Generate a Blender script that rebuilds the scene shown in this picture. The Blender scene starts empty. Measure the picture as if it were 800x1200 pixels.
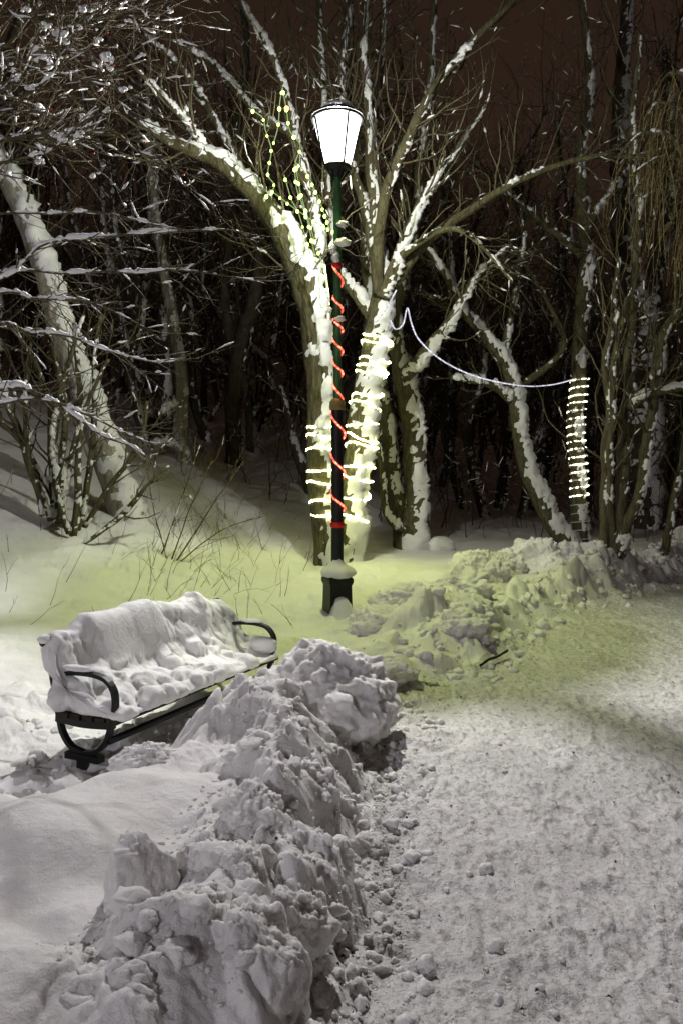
import bpy, math, random
import numpy as np
from mathutils import Vector

rng = np.random.default_rng(7)
random.seed(7)
scene = bpy.context.scene
COL = scene.collection
F = 933.3                      # focal length in photo pixels (800 x 1200)
CAM_H = 1.75
WIND = np.array([0.72, -0.62, 0.30])

# ------------------------------------------------------------------ noise
def _h(ix, iy, iz, seed):
    with np.errstate(over='ignore'):
        n = (ix.astype(np.int64) * 374761393 + iy.astype(np.int64) * 668265263
             + iz.astype(np.int64) * 2147483647 + seed * 1274126177) & 0xFFFFFFFF
        n = ((n ^ (n >> 13)) * 1274126177) & 0xFFFFFFFF
        n = ((n ^ (n >> 16)) * 2246822519) & 0xFFFFFFFF
        n = n ^ (n >> 15)
    return (n & 0xFFFFFF).astype(np.float64) / float(0x1000000)

def vnoise3(x, y, z, seed=0):
    x = np.asarray(x, float); y = np.asarray(y, float); z = np.asarray(z, float)
    ix = np.floor(x); iy = np.floor(y); iz = np.floor(z)
    fx, fy, fz = x - ix, y - iy, z - iz
    ux = fx * fx * fx * (fx * (fx * 6 - 15) + 10)
    uy = fy * fy * fy * (fy * (fy * 6 - 15) + 10)
    uz = fz * fz * fz * (fz * (fz * 6 - 15) + 10)
    r = 0
    for dx in (0, 1):
        wx = ux if dx else 1 - ux
        for dy in (0, 1):
            wy = uy if dy else 1 - uy
            for dz in (0, 1):
                wz = uz if dz else 1 - uz
                r = r + wx * wy * wz * _h(ix + dx, iy + dy, iz + dz, seed)
    return r * 2 - 1

def vnoise2(x, y, seed=0):
    x = np.asarray(x, float); y = np.asarray(y, float)
    ix = np.floor(x); iy = np.floor(y)
    fx, fy = x - ix, y - iy
    ux = fx * fx * fx * (fx * (fx * 6 - 15) + 10)
    uy = fy * fy * fy * (fy * (fy * 6 - 15) + 10)
    z = np.zeros_like(ix)
    return ((_h(ix, iy, z, seed) * (1 - ux) + _h(ix + 1, iy, z, seed) * ux) * (1 - uy)
            + (_h(ix, iy + 1, z, seed) * (1 - ux) + _h(ix + 1, iy + 1, z, seed) * ux) * uy) * 2 - 1

def fbm2(x, y, octs=4, seed=0, gain=0.5):
    r = 0; a = 1; s = 0
    for o in range(octs):
        r = r + a * vnoise2(x * 2**o + 17.3 * o, y * 2**o - 9.1 * o, seed + o); s += a; a *= gain
    return r / s

def fbm3(p, octs=4, seed=0, gain=0.5):
    r = 0; a = 1; s = 0
    for o in range(octs):
        k = 2.03**o
        r = r + a * vnoise3(p[:, 0] * k + 3.7 * o, p[:, 1] * k + 1.9 * o, p[:, 2] * k - 5.3 * o, seed + o); s += a; a *= gain
    return r / s

def lumps(x, y, cell, seed=0, dens=0.8, rmin=0.35, rmax=0.8):
    """union of domes scattered one to a cell: clods of broken snow"""
    gx, gy = x / cell, y / cell
    ix, iy = np.floor(gx), np.floor(gy)
    out = np.zeros_like(gx)
    z = np.zeros_like(ix)
    for dx in (-1, 0, 1):
        for dy in (-1, 0, 1):
            cx, cy = ix + dx, iy + dy
            px = cx + 0.1 + 0.8 * _h(cx, cy, z, seed); py = cy + 0.1 + 0.8 * _h(cx, cy, z + 1, seed)
            rr = rmin + (rmax - rmin) * _h(cx, cy, z + 2, seed)**2
            on = _h(cx, cy, z + 3, seed) < dens
            an = _h(cx, cy, z + 4, seed) * 3.14; el = 0.65 + 0.5 * _h(cx, cy, z + 5, seed)
            ca, sa = np.cos(an), np.sin(an)
            ax, ay = gx - px, gy - py
            bx, by = (ax * ca + ay * sa) / el, (-ax * sa + ay * ca) * el
            q = 1 - (bx * bx + by * by) / (rr * rr)
            hgt = np.where(on & (q > 0), np.sqrt(np.maximum(q, 0)) * rr, 0)
            out = np.maximum(out, hgt)
    return out * cell

def ridged2(x, y, octs=4, seed=0):
    r = 0; a = 1.0; w = 1.0; tot = 0
    for o in range(octs):
        k = 2.07**o
        n = 1 - np.abs(vnoise2(x * k + 7.7 * o, y * k - 3.1 * o, seed + o))
        n = n * n * w; w = np.clip(n * 1.6, 0, 1)
        r = r + n * a; tot += a; a *= 0.5
    return r / tot

def sst(a, b, x):
    t = np.clip((x - a) / (b - a), 0, 1)
    return t * t * (3 - 2 * t)

# ------------------------------------------------------------------ terrain
PX_Y = np.array([-40, 0, 2.5, 3.7, 4.8, 6.2, 6.8, 7.4, 9.0, 10.5, 12.5, 15.5, 18.0, 25.0, 80.0])
PX_X = np.array([-1.5, -0.2, 0.0, 0.20, 0.20, 0.30, 0.75, 1.30, 2.1, 3.0, 4.7, 7.3, 10.0, 17.0, 75.0])
def path_left(y):
    return np.interp(y, PX_Y, PX_X)
BF = np.array([-1.54, 4.78]); BS = np.array([0.43, 0.903]); BN = np.array([0.903, -0.43]); BLEN = 1.84
LAMP = (-0.05, 9.6)

def base_height(x, y):
    d = x - path_left(y)
    u = (x + 5) * -0.885 + (y - 9) * 0.469 + 1.3
    hill = 0.42 * 1.2 * np.log1p(np.exp(np.clip(u / 1.2, -30, 30)))
    hill = 9 * (1 - np.exp(-hill / 9))
    g = 0.10 + 0.22 * sst(9.3, 12.8, y) + hill + 0.05 * vnoise2(x * 0.5, y * 0.5, 3) + 0.025 * vnoise2(x * 1.4, y * 1.4, 4)
    g = g - 0.08 * np.exp(-((x - LAMP[0])**2 + (y - LAMP[1])**2) / 0.5)
    left = sst(0.05, -0.55, d)
    right = sst(6.3, 6.9, d)
    side = np.maximum(left, right)
    e = (x - BF[0]) * BN[0] + (y - BF[1]) * BN[1]
    s = (x - BF[0]) * BS[0] + (y - BF[1]) * BS[1]
    # near bank between the bench and the path
    ramp = np.maximum(sst(0.44, 0.86, e), sst(-0.55, -1.15, s))
    endf = sst(6.6, 5.7, y)
    bank = 0.27 * ramp * endf * sst(0.08, -0.60, d) * sst(-4.5, -2.0, d)
    bank = bank * (1 + 0.25 * vnoise2(x * 1.3, y * 1.3, 8)) + 0.06 * np.exp(-((x + 0.12) / 0.36)**2 - ((y - 5.15) / 0.4)**2)
    for (cx, cy, ch, cw) in ((-0.15, 5.2, 0.0, 0.5), (-0.26, 3.85, 0.11, 0.3), (-0.30, 2.42, 0.14, 0.28), (-0.62, 2.25, 0.12, 0.3), (-0.40, 2.82, 0.12, 0.24), (-0.36, 3.35, 0.12, 0.24),
                            (-0.38, 4.55, 0.12, 0.28), (-0.58, 4.85, 0.10, 0.28), (2.0, 11.4, 0.1, 0.4), (3.0, 12.3, 0.1, 0.4), (4.15, 12.9, 0.1, 0.4)):
        bank = bank + ch * np.exp(-((x - cx)**2 + (y - cy)**2) / cw**2)
    # dug out hollow round the bench
    hollow = 0.045 * sst(-0.9, -0.4, e) * sst(0.62, 0.3, e) * sst(-1.0, -0.5, s) * sst(2.3, 1.8, s)
    # heap beside the lamp and the ridge along the far side of the path
    heap = 0.34 * np.exp(-((x - 1.0) / 0.75)**2 - ((y - 8.7) / 1.15)**2)
    ridge = 0.30 * sst(8.6, 10.3, y) * np.exp(-((d + 0.55) / 0.42)**2) * (0.8 + 0.4 * vnoise2(x * 0.9, y * 0.9, 21))
    ridge = ridge * sst(22, 15, y)
    ridge2 = 0.3 * np.exp(-((d - 7.0) / 0.5)**2)
    z = g * side + bank - hollow + heap * sst(0.25, -0.2, d) + ridge + ridge2
    return z, d, e, s

def height(x, y):
    x = np.asarray(x, float); y = np.asarray(y, float)
    z, d, e, s = base_height(x, y)
    wx = x + 0.05 * vnoise2(x * 5, y * 5, 31) + 0.015 * vnoise2(x * 17, y * 17, 33)
    wy = y + 0.05 * vnoise2(x * 5, y * 5, 32) + 0.015 * vnoise2(x * 17, y * 17, 34)
    left = sst(0.02, -0.16, d)
    # how broken the snow is
    near = sst(6.7, 6.0, y) * left * np.maximum(sst(0.32, 0.6, e), sst(-0.4, -0.8, s)) * np.maximum(sst(-0.95, -0.62, d), sst(4.0, 4.5, y) * sst(-1.3, -0.9, d))
    behind = sst(-1.7, -1.0, e) * sst(0.5, 0.1, e) * sst(-1.1, -0.5, s) * sst(2.8, 2.0, s)
    back = sst(3.7, 4.4, y) * sst(0.40, 0.7, e) * sst(6.7, 6.0, y) * left
    tram = np.exp(-(((x + 0.2) / 2.6)**2 + ((y - 8.6) / 2.2)**2)**2) * left
    heap = np.exp(-((x - 1.0) / 1.0)**2 - ((y - 8.5) / 1.5)**2) * left
    rdg = sst(8.6, 10.0, y) * np.exp(-((d + 0.5) / 0.55)**2) * sst(24, 16, y)
    strip = 0.35 * sst(13, 11, y) * sst(9.4, 10.2, y) * left * sst(-5, -3.5, x)
    rough = np.clip(np.maximum.reduce([near, 0.55 * behind, 0.9 * back, 0.42 * tram, 1.1 * heap, 1.05 * rdg, strip, 0.5 * sst(6.3, 6.8, d)]), 0, 1.1)
    w2x = x + 0.11 * vnoise2(x * 3.1, y * 3.1, 35) + 0.05 * vnoise2(x * 8, y * 8, 36) + 0.02 * vnoise2(x * 21, y * 21, 37)
    w2y = y + 0.11 * vnoise2(x * 3.1 + 9, y * 3.1, 38) + 0.05 * vnoise2(x * 8, y * 8 + 5, 39) + 0.02 * vnoise2(x * 21 + 3, y * 21, 40)
    L1 = lumps(w2x, w2y, 0.48, 41, 0.62, 0.3, 0.75)
    L2 = lumps(w2x, w2y, 0.20, 42, 0.42, 0.3, 0.8)
    L3 = lumps(wx, wy, 0.075, 43, 0.4, 0.25, 0.8)
    fine = 0.5 + 0.5 * vnoise2(x * 2.3, y * 2.3, 52)
    fine2 = sst(0.35, 0.75, 0.5 + 0.5 * vnoise2(x * 4.1, y * 4.1, 53))
    R1 = ridged2(x * 1.9 + 0.3 * vnoise2(x * 4, y * 4, 62), y * 1.9, 5, 63)
    R2 = ridged2(w2x * 6.5, w2y * 6.5, 3, 65)
    broken = 0.68 * L1 + 0.40 * L2 * (0.2 + 0.8 * fine) + 0.22 * L3 * fine2 + 0.13 * (R1 - 0.45) + 0.07 * fbm2(x * 3.4, y * 3.4, 3, 68) + 0.022 * R2 * fine + 0.03 * np.abs(fbm2(w2x * 11, w2y * 11, 2, 69))
    broken = broken + 0.012 * fbm2(x * 24, y * 24, 2, 67) * (0.3 + fine2) - 0.06
    z = z + rough * broken
    # drifted snow
    z = z + (1 - np.clip(rough, 0, 1)) * left * (0.085 * sst(5.0, 3.6, y) * vnoise2(x * 1.9, y * 1.9, 73) + 0.03 * sst(5.0, 3.6, y) * vnoise2(x * 4.5, y * 4.5, 74) + 0.02 * fbm2(x * 2.5, y * 4, 3, 71) + 0.006 * fbm2(x * 14, y * 14, 2, 72))
    # old prints on the snow beside the bench and lamp
    # trodden path: small clods and heel pits
    onp = sst(-0.12, 0.12, d) * sst(6.6, 6.2, d)
    edge = sst(0.75, 0.0, d)
    P1 = lumps(wx * 1.0, wy * 0.55, 0.11, 81, 0.45, 0.2, 0.7)
    P2 = lumps(wx * 1.0, wy * 0.6, 0.045, 82, 0.6, 0.2, 0.7)
    P3 = lumps(wx, wy, 0.075, 83, 0.55, 0.2, 0.75)
    pit = lumps(x + 0.04 * vnoise2(x * 9, y * 9, 85), y * 0.8, 0.2, 84, 0.5, 0.2, 0.45)
    z = z + onp * (0.13 * P1 * (0.4 + fine) + 0.36 * P2 * (0.3 + 0.7 * fine2) + 0.5 * edge * P3 * fine2 + 0.35 * edge * L2 * sst(.4, .6, fine) - 0.20 * pit
                   + 0.028 * (ridged2(w2x * 4.5, w2y * 3.0, 4, 88) - 0.4) + 0.007 * fbm2(x * 26, y * 15, 3, 86) + 0.012 * vnoise2(x * 2.2, y * 1.3, 87))
    return z

def hz(x, y):
    return float(height(np.array([x]), np.array([y]))[0])

def P(px, py, Y):
    return np.array([(px - 400) * Y / F, Y, CAM_H - (py - 560) * Y / F])

def hit(px, py, y0=2.5, y1=60.0):
    Y = y0 * np.exp(np.linspace(0, math.log(y1 / y0), 1500))
    X = (px - 400) * Y / F; Z = CAM_H - (py - 560) * Y / F
    b = base_height(X, Y)[0]
    k = np.argmax(Z < b)
    return float(X[k]), float(Y[k])

# ------------------------------------------------------------------ materials
def new_mat(name):
    m = bpy.data.materials.new(name); m.use_nodes = True
    nt = m.node_tree
    return m, nt, nt.nodes['Principled BSDF'], nt.nodes['Material Output']

def tex(nt, kind, scale, detail=4, rough=0.55, coord='Object', stretch=None):
    tc = nt.nodes.new('ShaderNodeTexCoord')
    mp = nt.nodes.new('ShaderNodeMapping')
    if stretch: mp.inputs['Scale'].default_value = stretch
    nt.links.new(tc.outputs[coord], mp.inputs['Vector'])
    t = nt.nodes.new(kind)
    t.inputs['Scale'].default_value = scale
    if kind == 'ShaderNodeTexNoise':
        t.inputs['Detail'].default_value = detail; t.inputs['Roughness'].default_value = rough
    nt.links.new(mp.outputs['Vector'], t.inputs['Vector'])
    return t

def ramp(nt, src, stops):
    r = nt.nodes.new('ShaderNodeValToRGB')
    while len(r.color_ramp.elements) < len(stops): r.color_ramp.elements.new(0.5)
    for e, (p, c) in zip(r.color_ramp.elements, stops):
        e.position = p; e.color = (*c, 1)
    nt.links.new(src, r.inputs['Fac'])
    return r

def bump(nt, src, bsdf, strength, dist, prev=None):
    b = nt.nodes.new('ShaderNodeBump')
    b.inputs['Strength'].default_value = strength; b.inputs['Distance'].default_value = dist
    nt.links.new(src, b.inputs['Height'])
    if prev: nt.links.new(prev.outputs['Normal'], b.inputs['Normal'])
    nt.links.new(b.outputs['Normal'], bsdf.inputs['Normal'])
    return b

def snow_mat(name, c0, c1, grain=140, gb=0.5, sss=0.0, stops=None, sc=3.0, dirt=False):
    m, nt, p, out = new_mat(name)
    n = tex(nt, 'ShaderNodeTexNoise', sc, 5, 0.6, 'Object')
    r = ramp(nt, n.outputs['Fac'], stops or [(0.3, c0), (0.7, c1)])
    col = r.outputs['Color']
    if dirt:
        n2 = tex(nt, 'ShaderNodeTexNoise', 26, 6, 0.7, 'Object', (1, 0.6, 1))
        r2 = ramp(nt, n2.outputs['Fac'], [(0.32, (0.42, 0.40, 0.36)), (0.50, (1, 1, 1))])
        n3 = tex(nt, 'ShaderNodeTexNoise', 95, 3, 0.6, 'Object')
        r3 = ramp(nt, n3.outputs['Fac'], [(0.30, (0.22, 0.20, 0.17)), (0.39, (1, 1, 1))])
        for rr in (r2, r3):
            mx = nt.nodes.new('ShaderNodeMix'); mx.data_type = 'RGBA'; mx.blend_type = 'MULTIPLY'
            mx.inputs['Factor'].default_value = 1
            nt.links.new(col, mx.inputs['A']); nt.links.new(rr.outputs['Color'], mx.inputs['B'])
            col = mx.outputs['Result']
    nt.links.new(col, p.inputs['Base Color'])
    p.inputs['Roughness'].default_value = 0.62
    p.inputs['Specular IOR Level'].default_value = 0.25
    if sss:
        p.inputs['Subsurface Weight'].default_value = sss
        p.inputs['Subsurface Radius'].default_value = (1.0, 1.0, 1.1)
        p.inputs['Subsurface Scale'].default_value = 0.035
    g = tex(nt, 'ShaderNodeTexNoise', grain, 3, 0.7, 'Object')
    b = bump(nt, g.outputs['Fac'], p, gb, 0.007)
    g2 = tex(nt, 'ShaderNodeTexNoise', grain * 0.28, 5, 0.65, 'Object')
    bump(nt, g2.outputs['Fac'], p, gb, 0.02, b)
    return m

M = {}
M['snow'] = snow_mat('fresh_snow', (0.78, 0.775, 0.77), (0.86, 0.855, 0.85), 150, 0.5, 0.5)
M['bank'] = snow_mat('shovelled_snow', (0.72, 0.70, 0.685), (0.84, 0.83, 0.825), 120, 0.7, 0.6)
M['path'] = snow_mat('trodden_snow', (0.60, 0.585, 0.575), (0.79, 0.775, 0.77), 110, 0.8, sc=1.3, dirt=True)
M['tsnow'] = snow_mat('snow_on_bark', (0.70, 0.70, 0.70), (0.82, 0.82, 0.82), 60, 0.6)

def bark_mat(name, c0, c1, c2, scale=14):
    m, nt, p, out = new_mat(name)
    n = tex(nt, 'ShaderNodeTexNoise', scale * 1.4, 8, 0.75, 'Object', (1, 1, 0.22))
    r = ramp(nt, n.outputs['Fac'], [(0.32, c0), (0.5, c1), (0.68, c2)])
    nt.links.new(r.outputs['Color'], p.inputs['Base Color'])
    p.inputs['Roughness'].default_value = 0.85
    p.inputs['Specular IOR Level'].default_value = 0.2
    n2 = tex(nt, 'ShaderNodeTexNoise', scale * 2.2, 5, 0.7, 'Object', (1, 1, 0.2))
    bump(nt, n2.outputs['Fac'], p, 1.0, 0.04)
    return m
M['bark'] = bark_mat('mossy_bark', (0.035, 0.028, 0.016), (0.095, 0.085, 0.045), (0.17, 0.16, 0.09))
M['birch'] = bark_mat('pale_bark', (0.10, 0.085, 0.06), (0.30, 0.285, 0.22), (0.44, 0.42, 0.34), 6)
M['dark_bark'] = bark_mat('dark_bark', (0.03, 0.025, 0.018), (0.065, 0.055, 0.04), (0.11, 0.095, 0.07), 10)
M['twig'] = bark_mat('twig_bark', (0.05, 0.042, 0.025), (0.10, 0.085, 0.05), (0.16, 0.14, 0.085), 8)
M['gold_twig'] = bark_mat('golden_twig', (0.11, 0.09, 0.04), (0.22, 0.18, 0.08), (0.42, 0.36, 0.18), 20)
M['stem'] = bark_mat('dry_stem', (0.08, 0.065, 0.035), (0.15, 0.12, 0.06), (0.22, 0.18, 0.1), 20)

def paint(name, col, rough=0.4, metal=0.0, bs=0.15):
    m, nt, p, out = new_mat(name)
    n = tex(nt, 'ShaderNodeTexNoise', 9, 5, 0.6, 'Object')
    r = ramp(nt, n.outputs['Fac'], [(0.3, tuple(c * 0.65 for c in col)), (0.7, tuple(min(1, c * 1.35) for c in col))])
    nt.links.new(r.outputs['Color'], p.inputs['Base Color'])
    p.inputs['Specular IOR Level'].default_value = 0.3
    p.inputs['Roughness'].default_value = rough; p.inputs['Metallic'].default_value = metal
    n2 = tex(nt, 'ShaderNodeTexNoise', 60, 3, 0.6, 'Object')
    bump(nt, n2.outputs['Fac'], p, bs, 0.003)
    return m
M['black'] = paint('black_paint', (0.008, 0.008, 0.009), 0.5)
M['green'] = paint('green_paint', (0.035, 0.11, 0.035), 0.4)
M['brass'] = paint('weathered_collar', (0.20, 0.13, 0.05), 0.5)
M['wood'] = bark_mat('dark_wood', (0.02, 0.015, 0.01), (0.04, 0.03, 0.022), (0.06, 0.045, 0.03), 12)
M['red_tape'] = paint('red_tape', (0.5, 0.015, 0.01), 0.45)
M['wire'] = paint('dark_wire', (0.03, 0.04, 0.02), 0.5)
M['berry'] = paint('red_berry', (0.35, 0.01, 0.012), 0.3)
M['debris'] = paint('dead_leaf', (0.05, 0.032, 0.015), 0.8)

def emit(name, col, s, vary=0.0, vscale=60):
    m = bpy.data.materials.new(name); m.use_nodes = True
    nt = m.node_tree; nt.nodes.clear()
    out = nt.nodes.new('ShaderNodeOutputMaterial'); e = nt.nodes.new('ShaderNodeEmission')
    e.inputs['Color'].default_value = (*col, 1); e.inputs['Strength'].default_value = s
    if vary:
        v = tex(nt, 'ShaderNodeTexVoronoi', vscale)
        mr = nt.nodes.new('ShaderNodeMapRange')
        mr.inputs['From Min'].default_value = 0.0; mr.inputs['From Max'].default_value = 0.6
        mr.inputs['To Min'].default_value = s * (1 + vary); mr.inputs['To Max'].default_value = s * (1 - vary)
        nt.links.new(v.outputs['Distance'], mr.inputs['Value']); nt.links.new(mr.outputs['Result'], e.inputs['Strength'])
    nt.links.new(e.outputs['Emission'], out.inputs['Surface'])
    return m
M['rope_white'] = emit('warm_led_rope', (0.97, 1.0, 0.45), 24, 0.9, 17)
M['rope_far'] = emit('far_led_rope', (1.0, 0.97, 0.66), 7, 0.97, 15)
M['rope_cool'] = emit('cool_led_cable', (0.86, 0.86, 1.0), 1.3, 0.5, 30)
M['rope_red'] = emit('red_led_rope', (1.0, 0.12, 0.07), 7.0, 0.8, 26)
M['bulb_green'] = emit('yellow_green_bulb', (0.55, 1.0, 0.10), 12)
M['bulb_red'] = emit('orange_red_bulb', (1.0, 0.22, 0.05), 14)
M['strand'] = emit('lit_clear_wire', (0.72, 1.0, 0.42), 0.55)
M['lamp_bulb'] = emit('lamp_bulb', (1, 0.97, 1), 40)

def glass_mat(name, col, s):
    m = bpy.data.materials.new(name); m.use_nodes = True
    nt = m.node_tree; nt.nodes.clear()
    out = nt.nodes.new('ShaderNodeOutputMaterial'); e = nt.nodes.new('ShaderNodeEmission')
    t = nt.nodes.new('ShaderNodeBsdfTransparent'); a = nt.nodes.new('ShaderNodeAddShader')
    n = tex(nt, 'ShaderNodeTexNoise', 5, 2, 0.5)
    mr = nt.nodes.new('ShaderNodeMapRange'); mr.inputs['From Min'].default_value = -0.25; mr.inputs['From Max'].default_value = 0.25
    mr.inputs['To Min'].default_value = s; mr.inputs['To Max'].default_value = s * 0.7
    oc = nt.nodes.new('ShaderNodeTexCoord'); sp = nt.nodes.new('ShaderNodeSeparateXYZ'); nt.links.new(oc.outputs['Object'], sp.inputs[0])
    nt.links.new(sp.outputs['Y'], mr.inputs['Value']); nt.links.new(mr.outputs['Result'], e.inputs['Strength'])
    e.inputs['Color'].default_value = (*col, 1)
    t.inputs['Color'].default_value = (0.96, 0.96, 0.97, 1)
    nt.links.new(e.outputs[0], a.inputs[0]); nt.links.new(t.outputs[0], a.inputs[1]); nt.links.new(a.outputs[0], out.inputs['Surface'])
    return m
M['lamp_glass'] = glass_mat('glowing_lamp_glass', (0.96, 0.93, 1.0), 4.5)

M['lamp_bulb'] = glass_mat('lamp_burner', (1, 0.97, 1), 30)
M['fill_glass'] = glass_mat('fill_lamp_glass', (1.0, 0.95, 0.98), 20)
# ------------------------------------------------------------------ mesh builder
class MB:
    def __init__(self): self.v = []; self.q = []; self.t = []; self.n = 0
    def add(self, v, q=None, t=None):
        v = np.asarray(v, float)
        self.v.append(v)
        if q is not None and len(q): self.q.append(np.asarray(q, np.int64) + self.n)
        if t is not None and len(t): self.t.append(np.asarray(t, np.int64) + self.n)
        self.n += len(v)
    def empty(self): return self.n == 0
    def build(self, name, mat, parent=None, origin=None, smooth=True):
        V = np.concatenate(self.v) if self.v else np.zeros((0, 3))
        Q = np.concatenate(self.q) if self.q else np.zeros((0, 4), np.int64)
        T = np.concatenate(self.t) if self.t else np.zeros((0, 3), np.int64)
        o = np.zeros(3)
        if origin is not None: o = np.asarray(origin, float)
        elif parent is not None: o = np.asarray(parent.location, float)
        V = V - o
        me = bpy.data.meshes.new(name)
        me.vertices.add(len(V)); me.vertices.foreach_set('co', V.astype(np.float32).ravel())
        loops = np.concatenate([Q.ravel(), T.ravel()])
        me.loops.add(len(loops)); me.loops.foreach_set('vertex_index', loops.astype(np.int32))
        starts = np.concatenate([np.arange(len(Q)) * 4, len(Q) * 4 + np.arange(len(T)) * 3])
        tot = np.concatenate([np.full(len(Q), 4), np.full(len(T), 3)])
        me.polygons.add(len(starts))
        me.polygons.foreach_set('loop_start', starts.astype(np.int32))
        try: me.polygons.foreach_set('loop_total', tot.astype(np.int32))
        except Exception: pass
        me.polygons.foreach_set('use_smooth', np.full(len(starts), smooth))
        me.update(calc_edges=True); me.validate()
        me.materials.append(mat)
        ob = bpy.data.objects.new(name, me); COL.objects.link(ob)
        if parent is not None: ob.parent = parent
        else: ob.location = o
        return ob
    # tube with end caps
    def tube(self, pts, rad, n=6, noise=0.0, nscale=6.0, seed=0, squash=None):
        pts = np.asarray(pts, float); m = len(pts)
        rad = np.broadcast_to(np.asarray(rad, float), (m,))
        t = np.gradient(pts, axis=0); t /= (np.linalg.norm(t, axis=1, keepdims=True) + 1e-9)
        mean = np.abs(t.mean(axis=0)); ref = np.zeros(3); ref[np.argmin(mean)] = 1
        a = np.cross(t, ref); a /= (np.linalg.norm(a, axis=1, keepdims=True) + 1e-9)
        b = np.cross(t, a)
        th = np.arange(n) * 2 * math.pi / n
        ring = (a[:, None, :] * np.cos(th)[None, :, None] + b[:, None, :] * np.sin(th)[None, :, None])
        R = rad[:, None]
        if noise:
            q = (pts[:, None, :] + ring * rad[:, None, None]).reshape(-1, 3)
            R = R * (1 + noise * fbm3(q * nscale, 3, seed).reshape(m, n))
        else: R = np.repeat(R, n, axis=1)
        v = (pts[:, None, :] + ring * R[:, :, None]).reshape(-1, 3)
        i = np.arange(m - 1)[:, None] * n; j = np.arange(n)[None, :]; k = (j + 1) % n
        q = np.stack([i + j, i + k, i + n + k, i + n + j], -1).reshape(-1, 4)
        v = np.concatenate([v, pts[:1] , pts[-1:]])
        jj = np.arange(n); kk = (jj + 1) % n
        c0, c1 = m * n, m * n + 1
        tt = np.concatenate([np.stack([np.full(n, c0), kk, jj], -1), np.stack([np.full(n, c1), (m - 1) * n + jj, (m - 1) * n + kk], -1)])
        self.add(v, q, tt)
    def box(self, c, size, ax=None):
        c = np.asarray(c, float); sx, sy, sz = np.asarray(size, float) / 2
        pts = np.array([[x, y, z] for x in (-sx, sx) for y in (-sy, sy) for z in (-sz, sz)])
        if ax is not None: pts = pts @ np.asarray(ax)
        f = [[0, 1, 3, 2], [4, 6, 7, 5], [0, 4, 5, 1], [2, 3, 7, 6], [0, 2, 6, 4], [1, 5, 7, 3]]
        self.add(pts + c, f)
    def lathe(self, prof, c, n=24, rot=0.0, flute=None):
        prof = np.asarray(prof, float); m = len(prof)
        th = np.arange(n) * 2 * math.pi / n + rot
        r = prof[:, 0][:, None] * np.ones(n)[None, :]
        if flute: r = r * (1 + flute[1] * np.cos(th * flute[0]))[None, :]
        v = np.stack([c[0] + r * np.cos(th), c[1] + r * np.sin(th), c[2] + prof[:, 1][:, None] * np.ones(n)], -1).reshape(-1, 3)
        i = np.arange(m - 1)[:, None] * n; j = np.arange(n)[None, :]; k = (j + 1) % n
        self.add(v, np.stack([i + j, i + k, i + n + k, i + n + j], -1).reshape(-1, 4))

def ico(sub):
    import bmesh
    bm = bmesh.new(); bmesh.ops.create_icosphere(bm, subdivisions=sub, radius=1)
    v = np.array([x.co[:] for x in bm.verts]); t = np.array([[a.index for a in f.verts] for f in bm.faces]); bm.free()
    return v, t
ICO = {k: ico(k) for k in (1, 2, 3, 6)}

def catmull(pts, step):
    pts = np.asarray(pts, float)
    if len(pts) < 3:
        m = max(2, int(np.linalg.norm(pts[-1, :3] - pts[0, :3]) / step) + 1)
        t = np.linspace(0, 1, m)[:, None]
        return pts[0] * (1 - t) + pts[-1] * t
    p = np.vstack([2 * pts[0] - pts[1], pts, 2 * pts[-1] - pts[-2]])
    out = []
    for i in range(1, len(p) - 2):
        seg = np.linalg.norm(p[i + 1, :3] - p[i, :3]); m = max(2, int(seg / step))
        t = np.linspace(0, 1, m, endpoint=False)[:, None]
        a, b, c, d = p[i - 1], p[i], p[i + 1], p[i + 2]
        out.append(0.5 * (2 * b + (c - a) * t + (2 * a - 5 * b + 4 * c - d) * t**2 + (3 * b - a - 3 * c + d) * t**3))
    out.append(pts[-1:])
    return np.vstack(out)

def tag(o, label=None, cat=None, group=None, kind=None):
    if label: o['label'] = label
    if cat: o['category'] = cat
    if group: o['group'] = group
    if kind: o['kind'] = kind
    return o
def thing(name, label, cat, loc, group=None):
    o = bpy.data.objects.new(name, None); COL.objects.link(o)
    o.location = tuple(float(c) for c in loc); o.empty_display_size = 0.2
    return tag(o, label, cat, group)

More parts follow.
